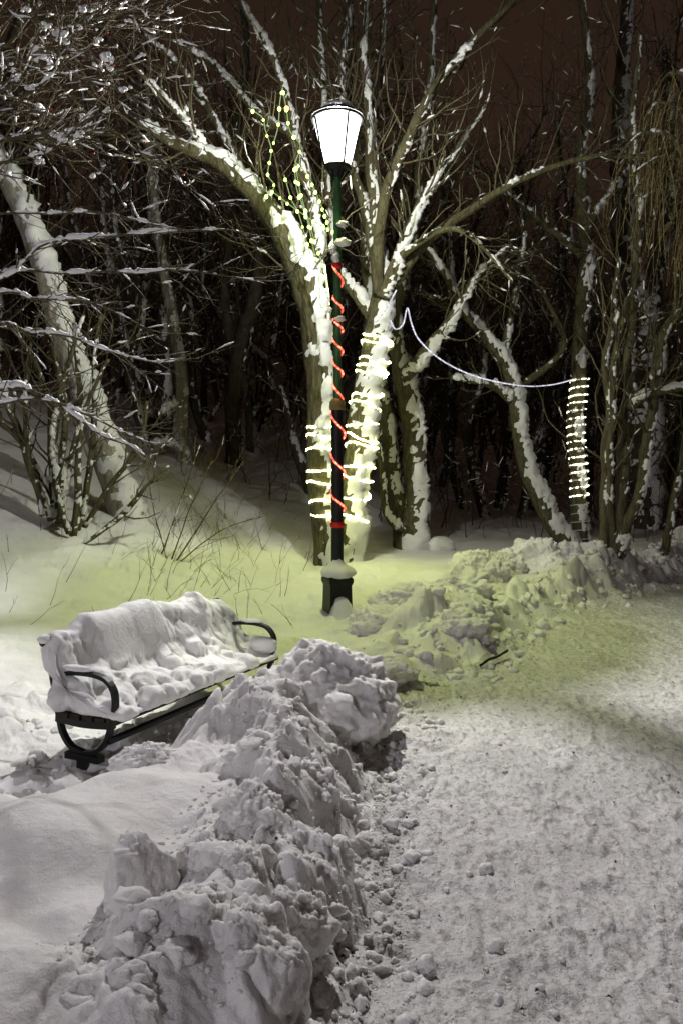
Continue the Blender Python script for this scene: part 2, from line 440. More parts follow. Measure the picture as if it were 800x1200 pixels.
# ------------------------------------------------------------------ ground sheets
def build_ground():
    u = np.concatenate([-np.geomspace(8, 0.62, 34), np.arange(-0.60, -0.46, 0.006), np.arange(-0.46, 0.46, 0.00145),
                        np.arange(0.46, 0.60, 0.006), np.geomspace(0.62, 8, 34)])
    ys = [-22.0]
    while ys[-1] < 85:
        y = ys[-1]
        if y < 2.0: st = max(0.02, 0.06 * (2.0 - y))
        else: st = min(max(0.0042 * y, 0.0085), 0.0042 * y if y < 16 else 0.010 * y)
        ys.append(y + st)
    y = np.array(ys)
    w = np.maximum(y, 2.0)
    X = w[:, None] * u[None, :]; Y = np.repeat(y[:, None], len(u), axis=1)
    Z = np.empty_like(X)
    for a in range(0, len(y), 60):
        Z[a:a + 60] = height(X[a:a + 60], Y[a:a + 60])
    ny, nx = X.shape
    V = np.stack([X, Y, Z], -1).reshape(-1, 3)
    i = np.arange(ny - 1)[:, None] * nx; j = np.arange(nx - 1)[None, :]
    Q = np.stack([i + j, i + j + 1, i + nx + j + 1, i + nx + j], -1).reshape(-1, 4)
    cx = V[Q[:, 0], 0]; cy = V[Q[:, 0], 1]
    _, d, e, s = base_height(cx, cy)
    path = (d > -0.03) & (d < 6.45)
    near = (~path) & (d < 0) & (d > -3.0) & (cy < 6.45) & (cy > -3) & ((e > 0.5) | (s < -0.8))
    far = (~path) & (d < 0) & (((d > -1.25) & (cy > 8.9) & (cy < 20)) | ((((cx - 1.0) / 1.1)**2 + ((cy - 8.5) / 1.6)**2) < 1))
    for name, mask, mat in (('footpath', path, 'path'), ('snow_bank', near, 'bank'), ('snow_bank', far, 'bank'),
                            ('snowy_ground', ~(path | near | far), 'snow')):
        q = Q[mask]; idx, inv = np.unique(q, return_inverse=True)
        mb = MB(); mb.add(V[idx], inv.reshape(-1, 4))
        tag(mb.build(name, M[mat]), kind='structure')
build_ground()

# ------------------------------------------------------------------ chunks of snow
def chunk_verts(c, r, seed, sub=6, cuts=7, rough=0.16, rot=0.0, boxy=0.0):
    v, t = ICO[sub]
    rs = np.random.default_rng(seed)
    p = v.copy()
    if boxy:
        mx = np.abs(p).max(axis=1, keepdims=True); p = p * (1 - boxy) + (p / mx) * boxy * 0.86
    for k in range(cuts):                       # broken faces
        n = rs.normal(size=3); n /= np.linalg.norm(n); off = rs.uniform(0.62, 0.92)
        dd = p @ n - off
        p = p - np.where(dd > 0, dd - 0.06 * (1 - np.exp(-dd / 0.06)), 0)[:, None] * n * 0.85
    nd = fbm3(p * 1.5 + seed * 7.1, 3, seed, 0.42) * rough * 1.25 + np.abs(fbm3(p * 3.3 + seed, 3, seed + 5, 0.5)) * rough * 0.95
    top = sst(0.1, 0.8, p[:, 2])
    nd = nd + (np.abs(fbm3(p * 9 - seed, 2, seed + 9)) * 0.34 + np.abs(fbm3(p * 19 - seed, 2, seed + 7)) * 0.12) * rough * (0.3 + 0.7 * top)
    p = p * (1 + nd)[:, None]
    ca, sa = math.cos(rot), math.sin(rot)
    p = p * np.asarray(r)
    p = np.stack([p[:, 0] * ca - p[:, 1] * sa, p[:, 0] * sa + p[:, 1] * ca, p[:, 2]], -1)
    return p + np.asarray(c), t

def chunk(label, c, r, seed, **kw):
    mb = MB(); v, t = chunk_verts(c, r, seed, **kw); mb.add(v, None, t)
    return tag(mb.build('snow_lump', M['bank'], origin=c), label, 'snow lump', 'big lumps of shovelled snow')
chunk('largest lump of shovelled snow, a tall peaked heap right of the bench seat', (-0.13, 5.25, 0.26), (0.47, 0.40, 0.40), 11, cuts=12, rough=0.30)
chunk('rounded snow lump with a cracked front just below the tallest heap', (-0.20, 3.85, 0.15), (0.20, 0.18, 0.22), 12, cuts=9, rough=0.24)
chunk('upright square-cornered snow block standing out of the smooth drift', (-0.68, 2.72, 0.36), (0.13, 0.12, 0.19), 13, boxy=0.85, cuts=3, rough=0.13, rot=0.5)
chunk('big steep-faced snow chunk closest to the camera beside the path', (-0.26, 2.40, 0.22), (0.17, 0.14, 0.24), 14, cuts=10, rough=0.28, rot=0.7)
chunk('low sloping snow chunk in the bottom corner of the bank beside the smooth drift', (-0.62, 2.2, 0.28), (0.19, 0.13, 0.12), 15, cuts=8, rough=0.26, rot=0.2)
chunk('smooth round snow clod directly right of the square-cornered block', (-0.50, 2.85, 0.36), (0.10, 0.09, 0.085), 16, cuts=3, rough=0.16)
chunk('domed snow clod between the square-cornered block and the steep-faced chunk', (-0.36, 2.80, 0.35), (0.10, 0.10, 0.09), 17, cuts=5, rough=0.22)
chunk('small snow lump lying on the trodden path edge below the cracked lump', (0.12, 3.68, 0.03), (0.09, 0.085, 0.07), 18, cuts=6, rough=0.26)
chunk('broken pile of snow lumps on the crest left of the tallest heap', (-0.58, 4.85, 0.36), (0.18, 0.15, 0.13), 19, cuts=9, rough=0.34)
chunk('grey half-buried snow lump on the path between the tallest heap and the lamp', (0.40, 6.75, 0.08), (0.25, 0.2, 0.15), 20, cuts=7, rough=0.24)
chunk('yellow-lit snow lump at the front foot of the heap beside the lamp', (1.15, 8.0, 0.16), (0.32, 0.28, 0.22), 21, cuts=9, rough=0.3)
chunk('tall pointed snow lump on the ridge across the path, before the leaning tree', (3.05, 12.3, 0.46), (0.34, 0.30, 0.32), 22, cuts=9, rough=0.36)
chunk('broad snow lump on the ridge across the path, near the double-stemmed tree', (1.98, 11.4, 0.40), (0.38, 0.32, 0.30), 23, cuts=9, rough=0.36)
chunk('snow lump on the ridge across the path, before the many-stemmed tree', (4.15, 12.9, 0.44), (0.36, 0.28, 0.28), 24, cuts=9, rough=0.34)
chunk('rounded crown of the snow heap between the lamp and the path', (0.72, 8.95, 0.30), (0.42, 0.36, 0.24), 41, cuts=6, rough=0.3)
chunk('sloping yellow-green lit block on the lamp side of the snow heap', (0.45, 8.3, 0.16), (0.36, 0.3, 0.24), 42, cuts=6, rough=0.28)
chunk('tumbled block on the path side of the snow heap beside the lamp', (1.35, 8.7, 0.22), (0.32, 0.3, 0.24), 43, cuts=7, rough=0.32)
chunk('flat broken slab where the snow heap by the lamp meets the far ridge', (1.45, 10.0, 0.34), (0.42, 0.34, 0.26), 44, cuts=8, rough=0.34)
chunk('snow lump on the ridge across the path, below the light-coiled trunk', (3.62, 12.7, 0.40), (0.28, 0.24, 0.26), 45, cuts=8, rough=0.34)
chunk('low snow lump on the ridge, midway between the double-stemmed and leaning trees', (2.5, 11.9, 0.38), (0.28, 0.24, 0.24), 46, cuts=8, rough=0.34)
chunk('shoulder of packed snow running down from the tallest heap towards the bench', (-0.52, 5.12, 0.20), (0.30, 0.24, 0.22), 47, cuts=8, rough=0.28, rot=0.4)
chunk('knobbly snow lump at the near edge of the cleared bench hollow', (-1.02, 4.15, 0.26), (0.15, 0.12, 0.10), 25, cuts=7, rough=0.32)
chunk('split snow chunk with a sharp crest right above the steep-faced chunk', (-0.16, 2.75, 0.16), (0.12, 0.11, 0.14), 26, cuts=9, rough=0.34, rot=1.1)
chunk('angular snow chunk lying between the cracked lump and the domed clod', (-0.38, 3.35, 0.34), (0.13, 0.11, 0.11), 27, cuts=9, rough=0.32, rot=0.5)
chunk('snow chunk leaning on the foot of the tallest heap, on its camera side', (-0.38, 4.55, 0.32), (0.16, 0.13, 0.13), 28, cuts=9, rough=0.34, rot=0.9)

def clods():
    mb = MB(); rs = np.random.default_rng(5)
    v2, t2 = ICO[3]
    shapes = []
    for k in range(14):
        p = v2.copy()
        for c in range(4):
            n = rs.normal(size=3); n /= np.linalg.norm(n); dd = p @ n - rs.uniform(0.5, 0.85)
            p = p - np.where(dd > 0, dd, 0)[:, None] * n * 0.9
        shapes.append(p * (1 + 0.5 * fbm3(p * 1.9 + k * 5, 3, k) + 0.3 * np.abs(fbm3(p * 5 + k * 3, 2, k + 40)))[:, None])
    vs, ts = ICO[1]
    small_shapes = [vs * (1 + 0.5 * fbm3(vs * 1.7 + k * 5, 2, k))[:, None] for k in range(14)]
    def put(x, y, r, sink=0.12):
        small = r < 0.013
        z = hz_arr[put.i]; put.i += 1
        p = (small_shapes if small else shapes)[rs.integers(14)] * r * np.array([rs.uniform(.8, 1.3), rs.uniform(.8, 1.3), rs.uniform(.6, .95)])
        a = rs.uniform(0, 6.28); ca, sa = math.cos(a), math.sin(a)
        p = np.stack([p[:, 0] * ca - p[:, 1] * sa, p[:, 0] * sa + p[:, 1] * ca, p[:, 2]], -1)
        mb.add(p + np.array([x, y, z + r * sink]), None, ts if small else t2)
    L = []
    for k in range(1300):                        # crumbs along the edge of the path
        y = 2.2 + 4.6 * rs.random(); d = abs(rs.normal(0, 0.2)) - 0.16
        L.append((float(path_left(y)) + d, y, 0.005 + 0.030 * rs.random()**5))
    for k in range(420):                         # over the bank
        y = 2.2 + 4.2 * rs.random(); d = -rs.random()**0.8 * 0.75
        L.append((float(path_left(y)) + d, y, 0.008 + 0.042 * rs.random()**4))
    for k in range(500):                         # loose on the path
        y = 2.4 + 9 * rs.random()**1.5; d = rs.random() * (0.5 + 0.4 * y)
        L.append((float(path_left(y)) + d, y, 0.004 + 0.012 * rs.random()**4))
    for k in range(900):                         # heap by the lamp and far ridge
        y = 6.6 + 8.5 * rs.random(); d = rs.normal(-0.35, 0.4)
        L.append((float(path_left(y)) + d, y, 0.012 + 0.06 * rs.random()**4))
    for k in range(2600):                        # fine crumbs over the broken bank
        y = 2.2 + 4.2 * rs.random(); d = -rs.random() * 1.0 + 0.15
        L.append((float(path_left(y)) + d, y, 0.003 + 0.010 * rs.random()**2))
    for k in range(260):                         # round the bench
        e = rs.uniform(-0.9, 0.55); s = rs.uniform(-0.9, 2.2); q = BF + BN * e + BS * s
        L.append((q[0], q[1], 0.012 + 0.04 * rs.random()**2))
    L = np.array(L); hz_arr = height(L[:, 0], L[:, 1]); put.i = 0
    for x, y, r in L: put(x, y, r)
    o = mb.build('snow_crumbs', M['bank']); tag(o, 'loose crumbs and clods of broken snow along the bank and path', 'snow', kind='stuff')
clods()

# ------------------------------------------------------------------ park bench
def bl(s, d, z):
    q = BF + BS * s + BN * d
    return np.array([q[0], q[1], z])
BZ = 0.03
bench = thing('park_bench', 'black iron and slatted park bench half buried under thick lumpy snow', 'bench', (BF[0], BF[1], BZ))
AX = np.array([[BS[0], BS[1], 0], [BN[0], BN[1], 0], [0, 0, 1]])
def strap(mb, prof, s, wd=0.026, th=0.016, step=0.02):
    c = catmull(np.array([[0, d, z] for d, z in prof]), step)
    pts = np.array([bl(s, d, z) for _, d, z in c])
    tang = np.gradient(c, axis=0); tang /= np.linalg.norm(tang, axis=1, keepdims=True)
    v = []
    for i in range(len(c)):
        nd, nz = -tang[i, 2], tang[i, 1]
        for (a, b) in ((-1, -1), (1, -1), (1, 1), (-1, 1)):
            v.append(bl(s + a * wd, c[i, 1] + nd * b * th, c[i, 2] + nz * b * th))
    m = len(c); q = []
    for i in range(m - 1):
        for j in range(4):
            k = (j + 1) % 4
            q.append([i * 4 + j, i * 4 + k, i * 4 + 4 + k, i * 4 + 4 + j])
    q += [[3, 2, 1, 0], [(m - 1) * 4 + j for j in range(4)]]
    mb.add(np.array(v), q)
for s in (0.0, BLEN):
    mb = MB()
    strap(mb, [(-0.31, 0.73), (-0.275, 0.62), (-0.235, 0.46), (-0.20, 0.30), (-0.17, 0.20), (-0.10, 0.125), (0.0, 0.10)], s, 0.019, 0.013)
    mb.tube(np.array([bl(s - 0.03, -0.315, 0.735), bl(s + 0.03, -0.315, 0.735)]), 0.022, 10)
    strap(mb, [(0.0, 0.10), (0.10, 0.125), (0.17, 0.19), (0.205, 0.28), (0.225, 0.36)], s, 0.019, 0.013)
    o = mb.build('leg_frame', M['black'], bench, smooth=False)
    mb = MB()
    strap(mb, [(-0.25, 0.53), (-0.16, 0.56), (-0.04, 0.575), (0.08, 0.575), (0.17, 0.555), (0.225, 0.50), (0.238, 0.42), (0.225, 0.345)], s, 0.021, 0.012)
    mb.build('armrest', M['black'], bench, smooth=False)
    mb = MB()
    strap(mb, [(-0.215, 0.285), (0.0, 0.275), (0.225, 0.292)], s, 0.02, 0.02)
    mb.build('seat_support', M['black'], bench, smooth=False)
    mb = MB()
    mb.box(bl(s, 0.0, 0.078), (0.062, 0.26, 0.04), AX); mb.box(bl(s, 0.0, -0.03), (0.05, 0.08, 0.19), AX)
    mb.build('foot', M['black'], bench, smooth=False)
mb = MB(); mb.tube(np.array([bl(0, 0.19, 0.195), bl(BLEN, 0.19, 0.195)]), 0.021, 12)
mb.build('stretcher', M['black'], bench)
for k in range(5):
    mb = MB(); mb.box(bl(BLEN / 2, -0.155 + k * 0.095, 0.312 + (0.006 if k == 4 else 0)), (BLEN + 0.04, 0.075, 0.03), AX)
    mb.build('seat_slat', M['wood'], bench, smooth=False)
for k in range(4):
    t = k / 3.0
    mb = MB(); mb.box(bl(BLEN / 2, -0.20 - 0.075 * t, 0.40 + 0.29 * t), (BLEN + 0.04, 0.03, 0.075), AX)
    mb.build('back_slat', M['wood'], bench, smooth=False)

def bench_snow():
    NS, NT = 230, 120
    S = np.linspace(-0.07, BLEN + 0.06, NS)
    V = np.zeros((NS, NT, 3)); 
    for i, s in enumerate(S):
        zt = 0.76 + 0.11 * float(sst(0.14, 0.36, s) - 0.35 * sst(0.95, 1.0, s) - 0.65 * sst(1.32, 1.6, s)) + 0.05 * float(sst(1.38, 1.45, s) * sst(1.56, 1.48, s))
        zt += 0.012 * math.sin(s * 9) + 0.02 * float(vnoise2(s * 5.0, 0.3, 12)) + 0.008 * float(vnoise2(s * 17.0, 0.3, 13))
        thick = 1 - 0.15 * float(sst(1.3, 1.7, s))
        f = 0.50 + 0.03 * math.sin(s * 5 + 1)
        prof = [(-0.30, 0.60), (-0.355, 0.68), (-0.35, zt - 0.03), (-0.30, zt), (-0.235, zt - 0.005), (-0.185, zt - 0.06), (-0.145, zt - 0.19),
                (-0.09, f), (0.02, 0.445 * thick + 0.01), (0.14, 0.42 * thick), (0.235, 0.395 * thick + .01), (0.285, 0.36), (0.285, 0.325), (0.24, 0.332), (0.05, 0.334), (-0.12, 0.34), (-0.2, 0.42), (-0.25, 0.55)]
        pp = np.array(prof + prof[:1]); c = catmull(np.column_stack([np.zeros(len(pp)), pp]), 0.004)
        dl = np.concatenate([[0], np.cumsum(np.linalg.norm(np.diff(c, axis=0), axis=1))]); tt = np.linspace(0, dl[-1], NT + 1)[:-1]
        d = np.interp(tt, dl, c[:, 1]); z = np.interp(tt, dl, c[:, 2])
        endk = min(1.0, math.sqrt(max(0.0, min(s - S[0], S[-1] - s) / 0.09)) + 0.02)
        cd, cz = -0.10, 0.48
        for j in range(NT):
            V[i, j] = (s, cd + (d[j] - cd) * (0.62 + 0.38 * endk), cz + (z[j] - cz) * (0.55 + 0.45 * endk))
    pts = V.reshape(-1, 3)
    gs = np.gradient(V, axis=0); gt = np.gradient(V, axis=1)
    n = np.cross(gt, gs); n /= np.linalg.norm(n, axis=2, keepdims=True) + 1e-9; n = n.reshape(-1, 3)
    if n[np.argmax(pts[:, 2]), 2] < 0: n = -n
    seat = sst(0.58, 0.47, pts[:, 2]) * sst(-0.24, -0.16, pts[:, 1])
    slab = (1 - seat) * sst(0.30, 0.36, pts[:, 0]) * sst(0.98, 0.9, pts[:, 0])
    rough = 0.12 + 0.85 * np.clip(seat + 0.7 * (1 - slab) * (1 - seat), 0, 1)
    amp = rough * np.clip((pts[:, 2] - 0.33) / 0.05, 0.15, 1)
    nd = 0.045 * fbm3(pts * 4.5, 2, 91) + 0.018 * np.abs(fbm3(pts * 13, 2, 92)) + 0.006 * fbm3(pts * 34, 2, 93)
    L = (lumps(pts[:, 0] + 0.03 * fbm3(pts * 14, 2, 95), np.tile(np.linspace(0, 1.75, NT), NS) + 0.03 * fbm3(pts * 14, 2, 96), 0.14, 94, 0.65, 0.3, 0.8) * 0.75) * (0.35 + 0.65 * seat)
    pts = pts + n * (amp * (nd + L - 0.012))[:, None]
    W = np.array([bl(a, b, c) for a, b, c in pts])
    i = np.arange(NS - 1)[:, None] * NT; j = np.arange(NT)[None, :]; k = (j + 1) % NT
    Q = np.stack([i + j, i + NT + j, i + NT + k, i + k], -1).reshape(-1, 4)
    W = np.vstack([W, W[:NT].mean(axis=0), W[-NT:].mean(axis=0)])
    jj = np.arange(NT); kk = (jj + 1) % NT
    T = np.concatenate([np.stack([np.full(NT, NS * NT), jj, kk], -1), np.stack([np.full(NT, NS * NT + 1), (NS - 1) * NT + kk, (NS - 1) * NT + jj], -1)])
    mb = MB(); mb.add(W, Q, T)
    # crusts of snow on the arm rests and the far end
    for (s, d, z, r) in ((0.0, -0.05, 0.60, (0.03, 0.12, 0.02)), (0.02, -0.08, 0.43, (0.045, 0.14, 0.11)), (BLEN, 0.02, 0.595, (0.03, 0.1, 0.016)),
                         (BLEN - 0.02, 0.15, 0.42, (0.07, 0.12, 0.07)), (0.0, -0.31, 0.755, (0.05, 0.05, 0.03))):
        v, t = ICO[3]; p = v * (1 + 0.25 * fbm3(v * 2.5 + s * 9 + d, 3, 5))[:, None] * np.array(r)
        mb.add(np.array([bl(s + a, d + b, z + c) for a, b, c in p]), None, t)
    o = mb.build('snow_blanket', M['snow'], origin=(BF[0], BF[1], 0.33))
    tag(o, 'thick lumpy blanket of snow lying over the bench seat and back', 'snow')
bench_snow()

# ------------------------------------------------------------------ street lamp
def street_lamp(loc, label, glass, watts, col, with_snow=True, back=0.3, turn=0.0, glow=0.0):
    x, y, z0 = loc
    L = thing('street_lamp', label, 'street lamp', loc)
    c = (x, y, z0)
    mb = MB()       # cast base: four ribbed sides, wider at the foot
    mb.lathe([(0.0, -0.25), (0.235, -0.25), (0.235, 0.02), (0.205, 0.06), (0.19, 0.46), (0.215, 0.50), (0.215, 0.54), (0.15, 0.60), (0.085, 0.66), (0.0, 0.66)], c, 4, math.pi / 4 + 0.35)
    base = mb.build('base', M['black'], L, smooth=False)
    mb = MB()
    for k in range(4):
        a = math.pi / 4 + 0.35 + k * math.pi / 2
        mb.tube(np.array([[x + 0.235 * math.cos(a), y + 0.235 * math.sin(a), z0 - 0.1], [x + 0.20 * math.cos(a), y + 0.20 * math.sin(a), z0 + 0.49]]), 0.022, 6)
    mb.build('corner_rib', M['black'], base)
    mb = MB(); mb.lathe([(0.074, 0.6), (0.074, 2.60)], c, 28); mb.build('pole', M['black'], L)
    mb = MB(); mb.lathe([(0.06, 2.56), (0.092, 2.57), (0.097, 2.60), (0.092, 2.66), (0.07, 2.70), (0.05, 2.71)], c, 28); mb.build('collar', M['brass'], L)
    mb = MB(); mb.lathe([(0.050, 2.68), (0.048, 5.45)], c, 28); mb.build('upper_pole', M['green'], L)
    for zz in (3.62, 4.36):
        mb = MB(); mb.lathe([(0.05, zz - 0.03), (0.064, zz - 0.02), (0.064, zz + 0.02), (0.05, zz + 0.03)], c, 28); mb.build('band', M['green'], L)
    mb = MB(); mb.tube(np.array([[x - 0.05, y - 0.02, z0 + 4.55], [x + 0.14, y - 0.06, z0 + 4.55]]), 0.016, 8); mb.build('ladder_bar', M['green'], L)
    mb = MB(); mb.tube(np.array([[x - 0.02, y - 0.05, z0 + 4.78], [x + 0.12, y - 0.08, z0 + 4.78]]), 0.014, 8); mb.build('ladder_bar', M['green'], L)
    mb = MB()       # lantern: foot dish, four bars, top ring, roof
    mb.lathe([(0.05, 5.36), (0.075, 5.40), (0.075, 5.44), (0.13, 5.46), (0.168, 5.48), (0.168, 5.51), (0.0, 5.52)], c, 28)
    mb.lathe([(0.283, 6.045), (0.318, 6.05), (0.318, 6.075), (0.283, 6.08), (0.283, 6.045)], c, 36)
    for k in range(4):
        a = 0.47 + k * math.pi / 2
        mb.tube(np.array([[x + 0.174 * math.cos(a), y + 0.174 * math.sin(a), z0 + 5.49], [x + 0.296 * math.cos(a), y + 0.286 * math.sin(a), z0 + 6.06]]), 0.014, 6)
        mb.tube(np.array([[x + 0.16 * math.cos(a), y + 0.16 * math.sin(a), z0 + 5.485], [x + 0.05 * math.cos(a), y + 0.05 * math.sin(a), z0 + 5.33]]), 0.012, 6)
    fr = mb.build('lantern_frame', M['black'], L)
    mb = MB(); mb.lathe([(0.322, 6.078), (0.315, 6.10), (0.22, 6.16), (0.10, 6.21), (0.05, 6.24), (0.03, 6.30), (0.0, 6.31)], c, 36); mb.build('roof', M['black'], L)
    mb = MB(); mb.lathe([(0.158, 5.515), (0.280, 6.05)], c, 36); mb.build('glass', glass, L)
    mb = MB(); mb.lathe([(0.0, 5.60), (0.05, 5.62), (0.075, 5.70), (0.075, 5.84), (0.05, 5.93), (0.0, 5.96)], c, 16); mb.build('bulb', M['lamp_bulb'], L)
    if with_snow:
        mb = MB(); v, t = ICO[3]
        p = v.copy(); p[:, 2] = np.where(p[:, 2] > 0, p[:, 2] * (1 + 0.8 * np.exp(-((p[:, 0] + .1)**2 + p[:, 1]**2) / 0.12)), p[:, 2] * 0.55)
        p = p * (1 + 0.2 * fbm3(v * 2.6, 3, 77))[:, None]
        mb.add(p * np.array([0.21, 0.2, 0.13]) + np.array([x + 0.01, y - 0.02, z0 + 0.60]), None, t)
        for (ox, oy, oz, r) in ((0.06, -0.05, 4.575, (0.11, 0.09, 0.05)), (0.06, -0.06, 4.795, (0.075, 0.06, 0.035)), (-0.02, -0.05, 4.40, (0.05, 0.05, 0.07)), (0.03, -0.05, 3.655, (0.06, 0.05, 0.04)), (-0.05, -0.04, 4.50, (0.05, 0.05, 0.06))):
            p = v * (1 + 0.5 * fbm3(v * 1.9 + oz, 3, 78))[:, None] * np.array(r)
            mb.add(p + np.array([x + ox, y + oy, z0 + oz]), None, t)
        # drift stuck to the face of the base
        p = v * (1 + 0.25 * fbm3(v * 2.4 + 9, 3, 79))[:, None] * np.array([0.15, 0.11, 0.27]); mb.add(p + np.array([x + 0.05, y - 0.17, z0 + 0.06]), None, t)
        v2 = v * (1 + 0.3 * fbm3(v * 2 + 3, 3, 80))[:, None]; v2[:, 2] = np.maximum(v2[:, 2], -0.2)
        mb.add(v2 * np.array([0.2, 0.2, 0.05]) + np.array([x + 0.02, y + 0.03, z0 + 6.21]), None, t)
        tag(mb.build('snow', M['snow'], L), kind='stuff')
    lamp_light(L, 5.77, watts, col, 0.018, back, turn)          # the burner itself
    if glow: lamp_light(L, 5.84, glow, (0.88, 1.0, 0.40), 0.26, 0.16, turn, True)   # added yellow-green light that tints the snow round the post
    return L
def lamp_light(L, z, watts, col, size, back, turn, down=False):
    ld = bpy.data.lights.new('lamp_light', 'POINT'); ld.energy = watts; ld.color = col; ld.shadow_soft_size = size
    lo = bpy.data.objects.new('lamp_light', ld); COL.objects.link(lo); lo.location = (0, 0, z); lo.parent = L
    # made-up beam shape: full strength to the front, dimmed to the back
    ld.use_nodes = True; lt = ld.node_tree; em = lt.nodes['Emission']
    tc = lt.nodes.new('ShaderNodeTexCoord'); sp = lt.nodes.new('ShaderNodeSeparateXYZ'); lt.links.new(tc.outputs['Normal'], sp.inputs[0])
    mr = lt.nodes.new('ShaderNodeMapRange'); mr.interpolation_type = 'SMOOTHSTEP'
    mr.inputs['From Min'].default_value = -0.55; mr.inputs['From Max'].default_value = 0.12
    mr.inputs['To Min'].default_value = 1.0 if turn == 0 else back; mr.inputs['To Max'].default_value = back if turn == 0 else 1.0
    lt.links.new(sp.outputs['Y'], mr.inputs['Value'])
    if down:            # added glow, aimed steeply down round the foot of the post
        mr.inputs['From Min'].default_value = -0.95; mr.inputs['From Max'].default_value = -0.70
        mr.inputs['To Min'].default_value = 1.0; mr.inputs['To Max'].default_value = 0.12
        lt.links.new(sp.outputs['Z'], mr.inputs['Value'])
    lt.links.new(mr.outputs['Result'], em.inputs['Strength'])
LZ = 0.0
street_lamp((LAMP[0], LAMP[1], LZ), 'lit street lamp on a green and black post wound with a red light rope', M['lamp_glass'], 2150, (1.0, 0.965, 0.985), back=0.17, glow=1600)

# ------------------------------------------------------------------ branches, twigs and the snow on them
def unit(v): return v / (np.linalg.norm(v) + 1e-9)

